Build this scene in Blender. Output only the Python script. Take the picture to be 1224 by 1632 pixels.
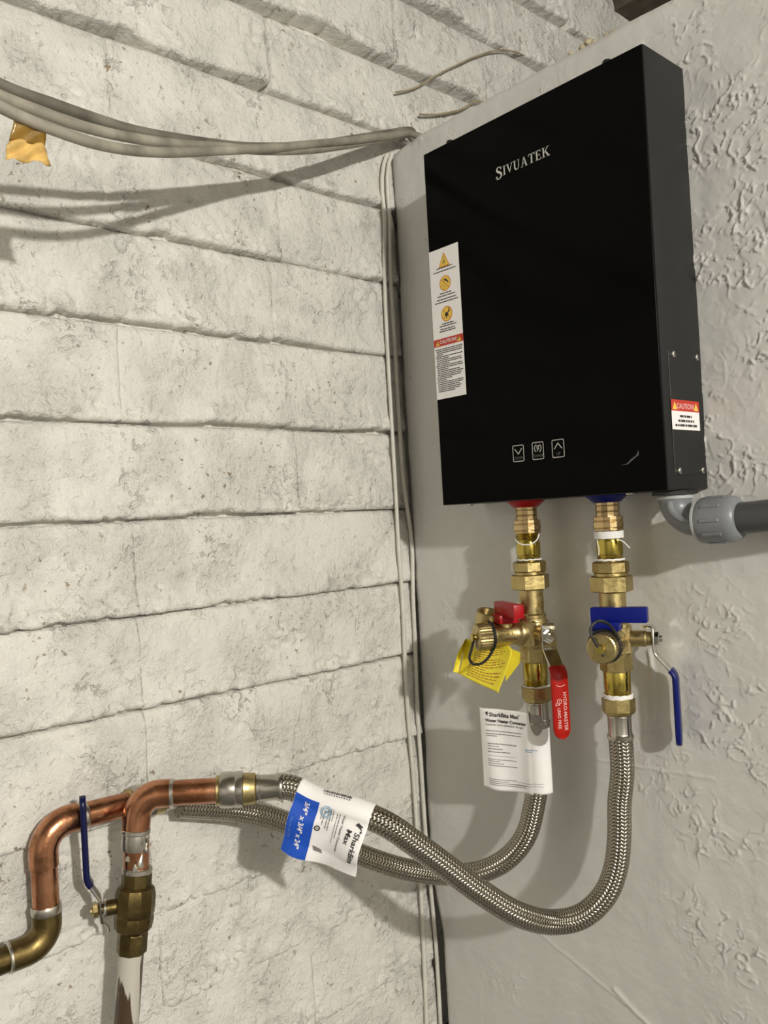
import bpy, bmesh, math, random
import numpy as np
from mathutils import Vector, Matrix

for o in list(bpy.data.objects):
    bpy.data.objects.remove(o, do_unlink=True)
scene = bpy.context.scene
COL = scene.collection
random.seed(7)

# ------------------------------------------------------------------ camera
cam_d = bpy.data.cameras.new('camera')
cam = bpy.data.objects.new('camera', cam_d)
COL.objects.link(cam)
cam_d.sensor_fit = 'HORIZONTAL'
cam_d.sensor_width = 36.0
cam_d.lens = 39.189
cam_d.clip_start = 0.02
_r = Vector((0.6684, 0.7417, -0.0556)).normalized()
_f = Vector((-0.7426, 0.6697, 0.0075)).normalized()
_u = _r.cross(_f).normalized()
_r = _f.cross(_u).normalized()
cam.matrix_world = Matrix(((_r.x, _u.x, -_f.x, 0.9913), (_r.y, _u.y, -_f.y, -0.9465),
                           (_r.z, _u.z, -_f.z, -0.0136), (0, 0, 0, 1)))
scene.camera = cam

# ------------------------------------------------------------------ world, light, exposure
world = bpy.data.worlds.new('world')
scene.world = world
world.use_nodes = True
world.node_tree.nodes['Background'].inputs[0].default_value = (1.0, 0.95, 0.86, 1)
world.node_tree.nodes['Background'].inputs[1].default_value = 0.008

LAMP = (2.9, -1.1, 0.75)
ld = bpy.data.lights.new('bulb_light', 'POINT')
ld.energy = 234
ld.color = (1.0, 0.968, 0.905)
ld.shadow_soft_size = 0.045
lo = bpy.data.objects.new('bulb_light', ld)
lo.location = LAMP
COL.objects.link(lo)

scene.view_settings.view_transform = 'Standard'
scene.view_settings.look = 'None'
scene.view_settings.gamma = 1.0
scene.view_settings.use_curve_mapping = False
scene.view_settings.exposure = 0.0

# ------------------------------------------------------------------ helpers
ORI = {}

def setp(o, label=None, cat=None, group=None, kind=None):
    if label: o['label'] = label
    if cat: o['category'] = cat
    if group: o['group'] = group
    if kind: o['kind'] = kind
    return o

def thing(name, loc, label, cat, group=None):
    o = bpy.data.objects.new(name, None)
    o.empty_display_size = 0.02
    o.location = loc
    COL.objects.link(o)
    ORI[o.name] = Vector(loc)
    return setp(o, label, cat, group)

def build(name, geo, mat, parent=None, smooth=True, angle=32, uv=None, loc=None):
    """geo = (verts in world space, faces); one mesh object."""
    v, f = geo
    org = ORI[parent.name] if parent is not None else Vector(loc if loc else (0, 0, 0))
    me = bpy.data.meshes.new(name)
    me.from_pydata([(p[0]-org.x, p[1]-org.y, p[2]-org.z) for p in v], [], f)
    if uv is not None:
        ul = me.uv_layers.new(name='UVMap')
        vi = np.empty(len(me.loops), dtype=np.int32)
        me.loops.foreach_get('vertex_index', vi)
        ul.data.foreach_set('uv', np.asarray(uv, dtype=np.float32)[vi].ravel())
    if smooth:
        me.polygons.foreach_set('use_smooth', [True]*len(me.polygons))
        if angle: me.set_sharp_from_angle(angle=math.radians(angle))
    me.materials.append(mat)
    me.validate()
    o = bpy.data.objects.new(name, me)
    COL.objects.link(o)
    if parent is not None:
        o.parent = parent
    else:
        o.location = org
    ORI[o.name] = org
    return o

def join(*gs):
    V, F = [], []
    for v, f in gs:
        n = len(V)
        V += [tuple(p) for p in v]
        F += [tuple(i+n for i in q) for q in f]
    return V, F

def xf(g, M):
    return [tuple(M @ Vector(p)) for p in g[0]], g[1]

def frame(o, x, y, z):
    x, y, z = Vector(x), Vector(y), Vector(z)
    return Matrix(((x.x, y.x, z.x, o[0]), (x.y, y.y, z.y, o[1]), (x.z, y.z, z.z, o[2]), (0, 0, 0, 1)))

def axis_frame(o, d, hint=(0, 0, 1)):
    """z axis along d"""
    z = Vector(d).normalized()
    h = Vector(hint)
    if abs(z.dot(h)) > 0.98: h = Vector((1, 0, 0))
    x = h.cross(z).normalized()
    return frame(o, x, z.cross(x), z)

def lathe(prof, seg=40, rot=0.0, cap=True, ribs=None):
    """profile [(r,z)] about z; closed with caps"""
    V, F = [], []
    for r, z in prof:
        for k in range(seg):
            a = 2*math.pi*k/seg + rot
            rr = r
            if ribs and r > ribs[0] and k % 2: rr = r*ribs[1]
            V.append((rr*math.cos(a), rr*math.sin(a), z))
    n = len(prof)
    for i in range(n-1):
        for k in range(seg):
            k2 = (k+1) % seg
            F.append((i*seg+k, i*seg+k2, (i+1)*seg+k2, (i+1)*seg+k))
    if cap:
        F.append(tuple(range(seg-1, -1, -1)))
        F.append(tuple((n-1)*seg+k for k in range(seg)))
    return V, F

def hexnut(r, z0, z1, seg=6, rot=0.0, ch=0.0022):
    """nut with chamfered corners: outer prism intersected with a cone look"""
    h = 1 if z1 > z0 else -1
    return lathe([(r*0.88, z0), (r, z0+h*ch), (r, z1-h*ch), (r*0.88, z1)], seg, rot)

def box(x0, x1, y0, y1, z0, z1, bev=0.0, seg=2):
    bm = bmesh.new()
    vs = [bm.verts.new(p) for p in ((x0,y0,z0),(x1,y0,z0),(x1,y1,z0),(x0,y1,z0),(x0,y0,z1),(x1,y0,z1),(x1,y1,z1),(x0,y1,z1))]
    for q in ((0,3,2,1),(4,5,6,7),(0,1,5,4),(1,2,6,5),(2,3,7,6),(3,0,4,7)):
        bm.faces.new([vs[i] for i in q])
    bmesh.ops.recalc_face_normals(bm, faces=bm.faces)
    if bev > 0:
        bmesh.ops.bevel(bm, geom=list(bm.edges), offset=bev, segments=seg, profile=0.6, affect='EDGES')
    bm.verts.index_update()
    g = ([tuple(v.co) for v in bm.verts], [tuple(v.index for v in f.verts) for f in bm.faces])
    bm.free()
    return g

def catmull(pts, step=0.006):
    P = [Vector(p) for p in pts]
    P = [P[0]*2-P[1]] + P + [P[-1]*2-P[-2]]
    out = []
    for i in range(1, len(P)-2):
        p0, p1, p2, p3 = P[i-1:i+3]
        # centripetal
        t0 = 0.0
        t1 = t0+max(1e-6, (p1-p0).length**0.5); t2 = t1+max(1e-6, (p2-p1).length**0.5); t3 = t2+max(1e-6, (p3-p2).length**0.5)
        n = max(1, int((p2-p1).length/step))
        for k in range(n):
            t = t1+(t2-t1)*k/n
            a1 = p0*((t1-t)/(t1-t0))+p1*((t-t0)/(t1-t0)); a2 = p1*((t2-t)/(t2-t1))+p2*((t-t1)/(t2-t1)); a3 = p2*((t3-t)/(t3-t2))+p3*((t-t2)/(t3-t2))
            b1 = a1*((t2-t)/(t2-t0))+a2*((t-t0)/(t2-t0)); b2 = a2*((t3-t)/(t3-t1))+a3*((t-t1)/(t3-t1))
            out.append(b1*((t2-t)/(t2-t1))+b2*((t-t1)/(t2-t1)))
    out.append(P[-2].copy())
    return out

def smooth_path(pts, n=2):
    P = [p.copy() for p in pts]
    for _ in range(n):
        Q = [p.copy() for p in P]
        for i in range(1, len(P)-1):
            Q[i] = P[i-1]*0.25+P[i]*0.5+P[i+1]*0.25
        P = Q
    return P

def frames(P):
    T = []
    for i in range(len(P)):
        a = P[max(0, i-1)]; b = P[min(len(P)-1, i+1)]
        T.append((b-a).normalized())
    n = Vector((0, 0, 1)).cross(T[0])
    if n.length < 0.05: n = Vector((1, 0, 0)).cross(T[0])
    n.normalize()
    out = []
    for t in T:
        n = (n - t*n.dot(t)).normalized()
        out.append((t, n, t.cross(n)))
    return out

def tube(P, r, seg=14, cap=True):
    """r: float or function(i) -> radius; returns geo, uv (u = metres along, v = turns)"""
    P = [Vector(p) for p in P]
    fr = frames(P)
    V, F, UV = [], [], []
    d = 0.0
    for i, p in enumerate(P):
        if i: d += (P[i]-P[i-1]).length
        rr = r(i) if callable(r) else r
        t, n, b = fr[i]
        for k in range(seg+1):
            a = 2*math.pi*k/seg
            V.append(tuple(p+(n*math.cos(a)+b*math.sin(a))*rr)); UV.append((d, k/seg))
    s = seg+1
    for i in range(len(P)-1):
        for k in range(seg):
            F.append((i*s+k, i*s+k+1, (i+1)*s+k+1, (i+1)*s+k))
    if cap:
        F.append(tuple(range(seg-1, -1, -1)))
        F.append(tuple((len(P)-1)*s+k for k in range(seg)))
    return (V, F), UV

def strip(path2, width, thick, n_end=0):
    """flat bar: path in (a,b) plane, width across c; returns geo in (a, c, b) order. n_end>0 rounds last end."""
    P = [Vector(p) for p in path2]
    V, F = [], []
    N = len(P)
    ws = [width]*N
    for i, p in enumerate(P):
        t = (P[min(N-1, i+1)]-P[max(0, i-1)]).normalized()
        nn = Vector((-t.y, t.x))
        w = width[i] if isinstance(width, (list, tuple)) else width
        th = thick[i] if isinstance(thick, (list, tuple)) else thick
        c = 0.28*th
        for (e, g) in ((-.5*w, -.5*th+c), (-.5*w+c, -.5*th), (.5*w-c, -.5*th), (.5*w, -.5*th+c), (.5*w, .5*th-c), (.5*w-c, .5*th), (-.5*w+c, .5*th), (-.5*w, .5*th-c)):
            q = p+nn*g
            V.append((q.x, e, q.y))
    for i in range(N-1):
        for k in range(8):
            k2 = (k+1) % 8
            F.append((i*8+k, i*8+k2, (i+1)*8+k2, (i+1)*8+k))
    F.append(tuple(range(7, -1, -1)))
    F.append(tuple((N-1)*8+k for k in range(8)))
    return V, F

def text2d(s, size, align='LEFT', bold=0.0, space=1.0):
    """flat lettering as (2-D verts, faces)"""
    cu = bpy.data.curves.new('lettering', 'FONT')
    cu.body = s
    cu.size = size
    cu.align_x = align
    cu.offset = bold
    cu.space_character = space
    cu.resolution_u = 3
    ob = bpy.data.objects.new('lettering_tmp', cu)
    COL.objects.link(ob)
    me = bpy.data.meshes.new_from_object(ob)
    v = [(p.co.x, p.co.y, 0.0) for p in me.vertices]
    f = [tuple(p.vertices) for p in me.polygons]
    bpy.data.objects.remove(ob)
    bpy.data.curves.remove(cu)
    bpy.data.meshes.remove(me)
    return v, f

def poly2(pts):
    return [(p[0], p[1], 0.0) for p in pts], [tuple(range(len(pts)))]

def rect2(x0, x1, y0, y1, nx=1, ny=1):
    V = [(x0+(x1-x0)*i/nx, y0+(y1-y0)*j/ny, 0.0) for j in range(ny+1) for i in range(nx+1)]
    F = [(j*(nx+1)+i, j*(nx+1)+i+1, (j+1)*(nx+1)+i+1, (j+1)*(nx+1)+i) for j in range(ny) for i in range(nx)]
    return V, F

def line2(pts, w, closed=False):
    """poly-line of constant width, 2-D"""
    P = [Vector(p) for p in pts]
    n = len(P)
    V, F = [], []
    for i in range(n):
        a = P[i-1] if (i or closed) else P[i]
        b = P[(i+1) % n] if (i < n-1 or closed) else P[i]
        t1 = (P[i]-a); t2 = (b-P[i])
        t1 = t1.normalized() if t1.length > 1e-9 else t2.normalized()
        t2 = t2.normalized() if t2.length > 1e-9 else t1
        m = (t1+t2)
        m = m.normalized() if m.length > 1e-6 else t1
        nn = Vector((-m.y, m.x))
        k = 1/max(0.5, nn.dot(Vector((-t1.y, t1.x))))
        V += [(*(P[i]+nn*w*.5*k), 0.0), (*(P[i]-nn*w*.5*k), 0.0)]
    for i in range(n if closed else n-1):
        j = (i+1) % n
        F.append((2*i+1, 2*j+1, 2*j, 2*i))
    return V, F

def circ(cx, cy, r, n=28, ry=None):
    ry = ry or r
    return [(cx+r*math.cos(2*math.pi*k/n), cy+ry*math.sin(2*math.pi*k/n)) for k in range(n)]

def mv2(g, dx=0, dy=0, rot=0.0, sx=1.0, sy=1.0):
    c, s = math.cos(rot), math.sin(rot)
    return [(sx*p[0]*c-sy*p[1]*s+dx, sx*p[0]*s+sy*p[1]*c+dy, p[2]) for p in g[0]], g[1]

def word_bars(x0, x1, y, h, rnd, full=True):
    """a line of print too small to read: word-length dashes"""
    gs = []
    x = x0
    while x < x1-h*0.8:
        w = min(x1-x, h*rnd.uniform(1.2, 4.6))
        gs.append(rect2(x, x+w, y, y+h))
        x += w+h*0.55
    return join(*gs) if gs else ([], [])

def mapg(g, fn):
    return [tuple(fn(p[0], p[1])) for p in g[0]], g[1]

def subdiv(g, mx):
    """split large faces of flat lettering so that it can follow a curved surface"""
    bm = bmesh.new()
    vs = [bm.verts.new(p) for p in g[0]]
    for q in g[1]:
        try: bm.faces.new([vs[i] for i in q])
        except ValueError: pass
    bmesh.ops.triangulate(bm, faces=bm.faces)
    for _ in range(6):
        es = [e for e in bm.edges if e.calc_length() > mx]
        if not es: break
        bmesh.ops.subdivide_edges(bm, edges=es, cuts=1)
        bmesh.ops.triangulate(bm, faces=bm.faces)
    bm.verts.index_update()
    o = ([tuple(v.co) for v in bm.verts], [tuple(v.index for v in f.verts) for f in bm.faces])
    bm.free()
    return o

# vectorised gradient-free value noise -------------------------------------------------
def _hash(ix, iy, seed):
    h = (ix.astype(np.int64)*374761393 + iy.astype(np.int64)*668265263 + seed*1442695041) & 0xffffffff
    h = ((h ^ (h >> 13))*1274126177) & 0xffffffff
    h = ((h ^ (h >> 16))*2246822519) & 0xffffffff
    return ((h ^ (h >> 15)) & 0xffffff)/float(0xffffff)*2-1

def gnoise(x, y, seed=0):
    ix, iy = np.floor(x), np.floor(y)
    fx, fy = x-ix, y-iy
    ux = fx*fx*fx*(fx*(fx*6-15)+10); uy = fy*fy*fy*(fy*(fy*6-15)+10)
    def dot(dx, dy):
        a = _hash(ix+dx, iy+dy, seed)*math.pi
        return np.cos(a)*(fx-dx)+np.sin(a)*(fy-dy)
    n00, n10, n01, n11 = dot(0, 0), dot(1, 0), dot(0, 1), dot(1, 1)
    return ((n00*(1-ux)+n10*ux)*(1-uy)+(n01*(1-ux)+n11*ux)*uy)*1.5

def fbm(x, y, seed=0, oct=4, gain=0.5):
    s, a, t = 0, 1.0, 0
    for i in range(oct):
        s = s+a*gnoise(x*2**i, y*2**i, seed+i*17); t += a; a *= gain
    return s/t

def sstep(a, b, x):
    t = np.clip((x-a)/(b-a), 0, 1)
    return t*t*(3-2*t)

def grid_faces(nx, ny, off=0):
    return [(off+j*nx+i, off+j*nx+i+1, off+(j+1)*nx+i+1, off+(j+1)*nx+i) for j in range(ny-1) for i in range(nx-1)]

# ------------------------------------------------------------------ materials
class N:
    def __init__(s, name):
        s.m = bpy.data.materials.new(name)
        s.m.use_nodes = True
        s.t = s.m.node_tree
        s.b = s.t.nodes['Principled BSDF']
    def n(s, typ, **kw):
        o = s.t.nodes.new(typ)
        for k, v in kw.items():
            if k.startswith('i_'):
                o.inputs[k[2:].replace('_', ' ')].default_value = v
            else: setattr(o, k, v)
        return o
    def l(s, a, b): s.t.links.new(a, b)
    def noise(s, scale, detail=4, rough=.55, vec=None, dist=0.0):
        o = s.n('ShaderNodeTexNoise'); o.inputs['Scale'].default_value = scale; o.inputs['Detail'].default_value = detail
        o.inputs['Roughness'].default_value = rough; o.inputs['Distortion'].default_value = dist
        if vec is None: vec = s.obj()
        s.l(vec, o.inputs['Vector'])
        return o.outputs['Fac']
    def obj(s):
        if not hasattr(s, '_tc'): s._tc = s.n('ShaderNodeTexCoord')
        return s._tc.outputs['Object']
    def world(s):
        if not hasattr(s, '_g'): s._g = s.n('ShaderNodeNewGeometry')
        return s._g.outputs['Position']
    def ramp(s, fac, stops):
        o = s.n('ShaderNodeValToRGB')
        e = o.color_ramp.elements
        while len(e) < len(stops): e.new(0.5)
        for q, (p, c) in zip(e, stops):
            q.position = p; q.color = (*c, 1) if len(c) == 3 else c
        s.l(fac, o.inputs['Fac'])
        return o.outputs['Color']
    def mix(s, fac, a, b):
        o = s.n('ShaderNodeMix', data_type='RGBA')
        for sock, v in ((o.inputs[0], fac), (o.inputs[6], a), (o.inputs[7], b)):
            if hasattr(v, 'is_linked'): s.l(v, sock)
            else: sock.default_value = v if not isinstance(v, tuple) else (*v, 1)[:4]
        return o.outputs[2]
    def math(s, op, a, b=0.0):
        o = s.n('ShaderNodeMath', operation=op)
        for sock, v in ((o.inputs[0], a), (o.inputs[1], b)):
            if hasattr(v, 'is_linked'): s.l(v, sock)
            else: sock.default_value = v
        return o.outputs[0]
    def bump(s, h, dist, strength=1.0):
        o = s.n('ShaderNodeBump'); o.inputs['Strength'].default_value = strength; o.inputs['Distance'].default_value = dist
        s.l(h, o.inputs['Height']); s.l(o.outputs['Normal'], s.b.inputs['Normal'])
    def set(s, **kw):
        for k, v in kw.items():
            sock = s.b.inputs[k.replace('_', ' ')]
            if hasattr(v, 'is_linked'): s.l(v, sock)
            else: sock.default_value = (*v, 1) if isinstance(v, tuple) and len(v) == 3 else v
        return s

def plain(name, col, rough=.5, metal=0.0, var=0.0, scale=60, spec=.5, bump=0.0):
    k = N(name)
    k.set(Roughness=rough, Metallic=metal)
    k.b.inputs['Specular IOR Level'].default_value = spec
    f = k.noise(scale, 5)
    lo_ = tuple(c*(1-var) for c in col); hi_ = tuple(min(1, c*(1+var)) for c in col)
    k.set(Base_Color=k.ramp(f, [(0.3, lo_), (0.7, hi_)]))
    if bump: k.bump(f, bump)
    return k.m

def m_masonry():
    k = N('painted_masonry')
    w = k.world()
    big = k.noise(3.0, 3, vec=w)
    col = k.ramp(big, [(0.3, (.71, .692, .635)), (0.7, (.755, .737, .68))])
    # small bare chips and dirt specks
    ch = k.noise(95, 3, .6, vec=w); msk = k.noise(9, 2, vec=w)
    chip = k.math('MULTIPLY', k.ramp(ch, [(.635, (0, 0, 0)), (.665, (1, 1, 1))]), k.ramp(msk, [(.45, (0, 0, 0)), (.62, (1, 1, 1))]))
    col = k.mix(chip, col, (.33, .27, .19))
    st = k.noise(38, 4, .6, vec=w)
    col = k.mix(k.ramp(st, [(.62, (0, 0, 0)), (.74, (.3, .3, .3))]), col, (.58, .55, .47))
    k.set(Base_Color=col, Roughness=.36)
    k.b.inputs['Specular IOR Level'].default_value = .35
    n1 = k.noise(70, 6, .62, vec=w)
    n2 = k.noise(240, 3, .6, vec=w)
    pits = k.ramp(k.noise(58, 4, .7, vec=w, dist=.8), [(.36, (0, 0, 0)), (.46, (1, 1, 1))])
    pm = k.ramp(k.noise(14, 2, vec=w), [(.5, (0, 0, 0)), (.65, (1, 1, 1))])
    patchy = k.ramp(k.noise(11, 3, .6, vec=w), [(.42, (.22, .22, .22)), (.60, (1, 1, 1))])
    h = k.math('ADD', k.math('MULTIPLY', k.math('SUBTRACT', n1, .5), patchy), k.math('MULTIPLY', n2, .14))
    h = k.math('ADD', h, k.math('MULTIPLY', k.math('MULTIPLY', pits, pm), .20))
    h = k.math('ADD', h, k.math('MULTIPLY', k.ramp(k.noise(85, 2, .5, vec=w), [(.30, (0, 0, 0)), (.38, (1, 1, 1))]), .10))
    k.bump(h, .0105, 1.0)
    return k.m

def m_plaster():
    k = N('painted_plaster')
    w = k.world()
    col = k.ramp(k.noise(4, 3, vec=w), [(.3, (.61, .60, .565)), (.7, (.655, .645, .61))])
    sp = k.noise(60, 2, .5, vec=w)
    col = k.mix(k.ramp(sp, [(.74, (0, 0, 0)), (.78, (.7, .7, .7))]), col, (.42, .39, .33))
    k.set(Base_Color=col, Roughness=.30)
    k.b.inputs['Specular IOR Level'].default_value = .6
    k.bump(k.math('ADD', k.noise(30, 3, vec=w), k.math('MULTIPLY', k.noise(150, 3, vec=w), .12)), .0025, .6)
    return k.m

def m_brass(name, a, b, rough=.27, scale=45, tarn=None):
    k = N(name)
    f = k.noise(scale, 6, .65)
    col = k.ramp(f, [(.32, a), (.68, b)])
    if tarn:
        t = k.noise(28, 5, .6)
        col = k.mix(k.ramp(t, [(.5, (0, 0, 0)), (.62, (1, 1, 1))]), col, tarn)
    k.set(Base_Color=col, Metallic=1.0, Roughness=k.ramp(k.noise(110, 3), [(.3, (rough*.75,)*3), (.7, (rough*1.35,)*3)]))
    k.bump(k.noise(180, 3), .0006, .5)
    return k.m

def m_braid():
    k = N('braided_stainless_steel')
    uv = k.n('ShaderNodeUVMap'); sx = k.n('ShaderNodeSeparateXYZ'); k.l(uv.outputs['UV'], sx.inputs[0])
    u = k.math('MULTIPLY', sx.outputs['X'], 230.0)      # strand pitch along the hose
    v = k.math('MULTIPLY', sx.outputs['Y'], 12.0)       # strands round the hose
    a = k.math('FRACT', v)
    side = k.math('GREATER_THAN', a, .5)
    sgn = k.math('SUBTRACT', k.math('MULTIPLY', side, 2.0), 1.0)
    ph = k.math('ADD', u, k.math('MULTIPLY', sgn, k.math('MULTIPLY', a, 1.0)))
    st = k.math('ABSOLUTE', k.math('SINE', k.math('MULTIPLY', ph, math.pi)))
    edge = k.math('ABSOLUTE', k.math('SINE', k.math('MULTIPLY', k.math('MULTIPLY', v, 2.0), math.pi)))
    h = k.math('MULTIPLY', st, k.math('ADD', .6, k.math('MULTIPLY', k.math('POWER', edge, .5), .4)))
    col = k.ramp(h, [(.06, (.06, .05, .04)), (.5, (.44, .40, .33))])  # dark strand gaps; glint contrast of the braid is also put into this colour
    k.set(Base_Color=col, Metallic=1.0, Roughness=.2)
    k.bump(h, .0011, .8)
    return k.m

def m_copper(name, stain):
    k = N(name)
    f = k.noise(18, 5, .6, dist=.6)
    col = k.ramp(f, [(.3, (.36, .145, .07)), (.52, (.55, .26, .145)), (.72, (.68, .38, .25))])
    col = k.mix(k.ramp(k.noise(30, 5, .62), [(.52, (0, 0, 0)), (.66, (stain,)*3)]), col, (.20, .11, .05))
    k.set(Base_Color=col, Metallic=1.0, Roughness=k.ramp(k.noise(40, 4), [(.3, (.18,)*3), (.7, (.36,)*3)]))
    k.bump(k.noise(120, 4), .0008, .4)
    return k.m

def m_drip(name, base, paint, lo_, hi_):
    """dark pipe with runs of wall paint: streaks stretched down the pipe"""
    k = N(name)
    mp = k.n('ShaderNodeMapping'); mp.inputs['Scale'].default_value = (60, 60, 7); k.l(k.world(), mp.inputs['Vector'])
    sep = k.n('ShaderNodeSeparateXYZ'); k.l(k.world(), sep.inputs[0])
    g = k.n('ShaderNodeMapRange'); g.inputs['From Min'].default_value = lo_; g.inputs['From Max'].default_value = hi_
    k.l(sep.outputs['Z'], g.inputs['Value'])
    f = k.math('ADD', k.math('MULTIPLY', k.noise(1.0, 3, vec=mp.outputs[0]), 1.3), k.math('MULTIPLY', g.outputs[0], .47))
    msk = k.ramp(f, [(.93, (0, 0, 0)), (.97, (1, 1, 1))])
    k.set(Base_Color=k.mix(msk, base, paint), Roughness=.35)
    k.bump(msk, .0008, .8)
    return k.m

M = {}
M['masonry'] = m_masonry()
M['plaster'] = m_plaster()
M['room'] = plain('room_paint', (.34, .332, .308), .7, var=.06, scale=4)
M['floor'] = plain('concrete', (.15, .147, .14), .8, var=.2, scale=5)
M['ceiling'] = plain('old_boards', (.20, .18, .15), .8, var=.3, scale=12)
M['joist'] = plain('dark_timber', (.11, .09, .065), .85, var=.4, scale=25, bump=.003)
M['case'] = plain('black_powder_coat', (.013, .013, .0125), .48, var=.06, spec=.32, scale=300)
M['glass'] = plain('black_front_panel', (.0018, .0018, .0016), .16, var=.0, spec=.045)
M['screw'] = plain('zinc_screw', (.62, .6, .56), .25, 1.0, .1)
M['paper'] = plain('white_sticker', (.84, .82, .80), .45, var=.02)
M['tag'] = plain('white_paper', (.92, .90, .88), .5, var=.02)
M['ink'] = plain('black_ink', (.035, .03, .03), .6)
M['grey_ink'] = plain('grey_ink', (.22, .21, .2), .6)
M['red_ink'] = plain('red_ink', (.50, .035, .02), .5)
M['yellow_ink'] = plain('yellow_ink', (.80, .55, .08), .5)
M['orange_ink'] = plain('orange_ink', (.62, .20, .03), .5)
M['silver_ink'] = plain('silver_ink', (.56, .54, .50), .4)
M['dim_ink'] = plain('dim_grey_ink', (.12, .117, .11), .5)
M['white_ink'] = plain('white_ink', (.80, .76, .74), .5)
M['pink_ink'] = plain('pale_pink_ink', (.75, .48, .45), .5)
M['blue_ink'] = plain('blue_ink', (.012, .085, .52), .35, var=.06)
M['light_blue_ink'] = plain('light_blue_ink', (.25, .42, .60), .5)
M['pale_blue_ink'] = plain('pale_blue_ink', (.10, .22, .60), .45)
M['yellow'] = plain('yellow_paper', (.88, .74, .045), .5, var=.05)
M['brown_ink'] = plain('brown_ink', (.42, .16, .03), .6)
M['brass'] = m_brass('cast_brass', (.44, .345, .15), (.58, .47, .235), .36, 60)
M['brass_nut'] = m_brass('machined_brass', (.43, .335, .135), (.54, .43, .195), .32, 90)
M['polished'] = m_brass('polished_brass', (.47, .36, .07), (.62, .49, .13), .13, 20)
M['red_brass'] = m_brass('red_brass', (.46, .33, .16), (.64, .48, .26), .22, 120)
M['bronze'] = m_brass('dull_bronze', (.085, .06, .022), (.17, .125, .05), .40, 35)
M['olive_bronze'] = m_brass('olive_bronze', (.13, .095, .035), (.25, .18, .07), .36, 25)
M['copper'] = m_copper('copper', .5)
M['copper_dark'] = m_copper('stained_copper', .95)
M['solder'] = plain('solder', (.55, .52, .46), .28, 1.0, .2, 60)
M['steel'] = plain('stainless_steel', (.50, .47, .42), .22, 1.0, .1, 40)
M['chrome'] = plain('chromed_steel', (.62, .6, .55), .14, 1.0, .05)
M['braid'] = m_braid()
M['red_plastic'] = plain('red_plastic', (.40, .006, .012), .34, var=.08, spec=.3)
M['red_grip'] = plain('red_vinyl_grip', (.40, .010, .005), .32, var=.06, spec=.3)
M['blue_plastic'] = plain('blue_plastic', (.002, .008, .16), .34, var=.06, spec=.28)
M['blue_grip'] = plain('blue_vinyl_grip', (.002, .007, .115), .28, var=.06, spec=.3)
M['navy_grip'] = plain('navy_vinyl_grip', (.003, .005, .05), .25, var=.06, spec=.4)
M['rubber'] = plain('black_rubber', (.012, .012, .012), .4)
M['ptfe'] = plain('thread_tape', (.86, .85, .82), .55, var=.03)
M['grey_plastic'] = plain('grey_plastic', (.20, .21, .22), .35, var=.05)
M['grey_light'] = plain('light_grey_plastic', (.42, .43, .43), .4, var=.05)
M['conduit'] = plain('dark_grey_conduit', (.062, .064, .068), .4, var=.08)
M['cable'] = plain('dusty_grey_cable', (.31, .285, .23), .6, var=.4, scale=22)
M['cable_dark'] = plain('dark_dusty_cable', (.17, .155, .125), .6, var=.4, scale=22)
M['wire'] = plain('painted_white_wire', (.66, .64, .57), .4, var=.1, scale=30)
M['thin_wire'] = plain('thin_brown_wire', (.36, .30, .20), .5, var=.3, scale=30)
M['tape_brown'] = plain('brown_packing_tape', (.27, .155, .025), .22, var=.2, scale=40)
M['tape_tan'] = plain('torn_tan_tape', (.72, .46, .14), .45, var=.2, scale=60)
M['drip_pipe'] = m_drip('paint_run_pipe', (.065, .04, .02), (.52, .49, .42), -.60, -.49)
M['clear'] = plain('smoky_film', (.36, .34, .31), .15, var=.03)
M['bulb'] = plain('frosted_bulb', (.9, .88, .8), .4)
M['foam'] = plain('yellowed_foam', (.46, .40, .26), .7, var=.25, scale=120, bump=.002)

# ================================================================== THE SETTING
FLOOR, CEIL = -1.35, 1.12
JOINT = [-.866, -.744, -.622, -.500, -.370, -.2379, -.1195, .0009, .1232, .2492, .370, .490, .617, .740, .866, .985, 1.12]

def quad(p):
    return [tuple(a) for a in p], [(0, 1, 2, 3)]

# left wall: mortar bed with every block a piece of its own
def mortar():
    ys = np.linspace(-1.30, 1.30, 521)
    zs = np.linspace(-.90, CEIL, 405)
    Y, Z = np.meshgrid(ys, zs)
    X = -.0065 + .0022*fbm(Y*30, Z*30, 5, 4)
    # pointing is nearly flush low on the wall, raked deeper higher up
    X = X + .0035*(1-sstep(-.45, -.30, Z)) - .010*sstep(-.35, -.25, Z) - .018*sstep(.55, .62, Z)
    X = np.where((Y > .004) & (Z < .555), -.06, X)      # open void behind the corner gap
    V = np.stack([X.ravel(), Y.ravel(), Z.ravel()], 1)
    return [tuple(p) for p in V.tolist()], [f[::-1] for f in grid_faces(len(ys), len(zs))]

wl = build('wall_left', join(mortar(),
           quad([(-.004, -3.2, FLOOR), (-.004, -1.30, FLOOR), (-.004, -1.30, CEIL), (-.004, -3.2, CEIL)]),
           quad([(-.004, -1.30, FLOOR), (-.004, 1.30, FLOOR), (-.004, 1.30, -.90), (-.004, -1.30, -.90)])), M['masonry'], angle=None)
setp(wl, 'old left wall of large white painted blocks behind the copper pipes', None, None, 'structure')

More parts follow.
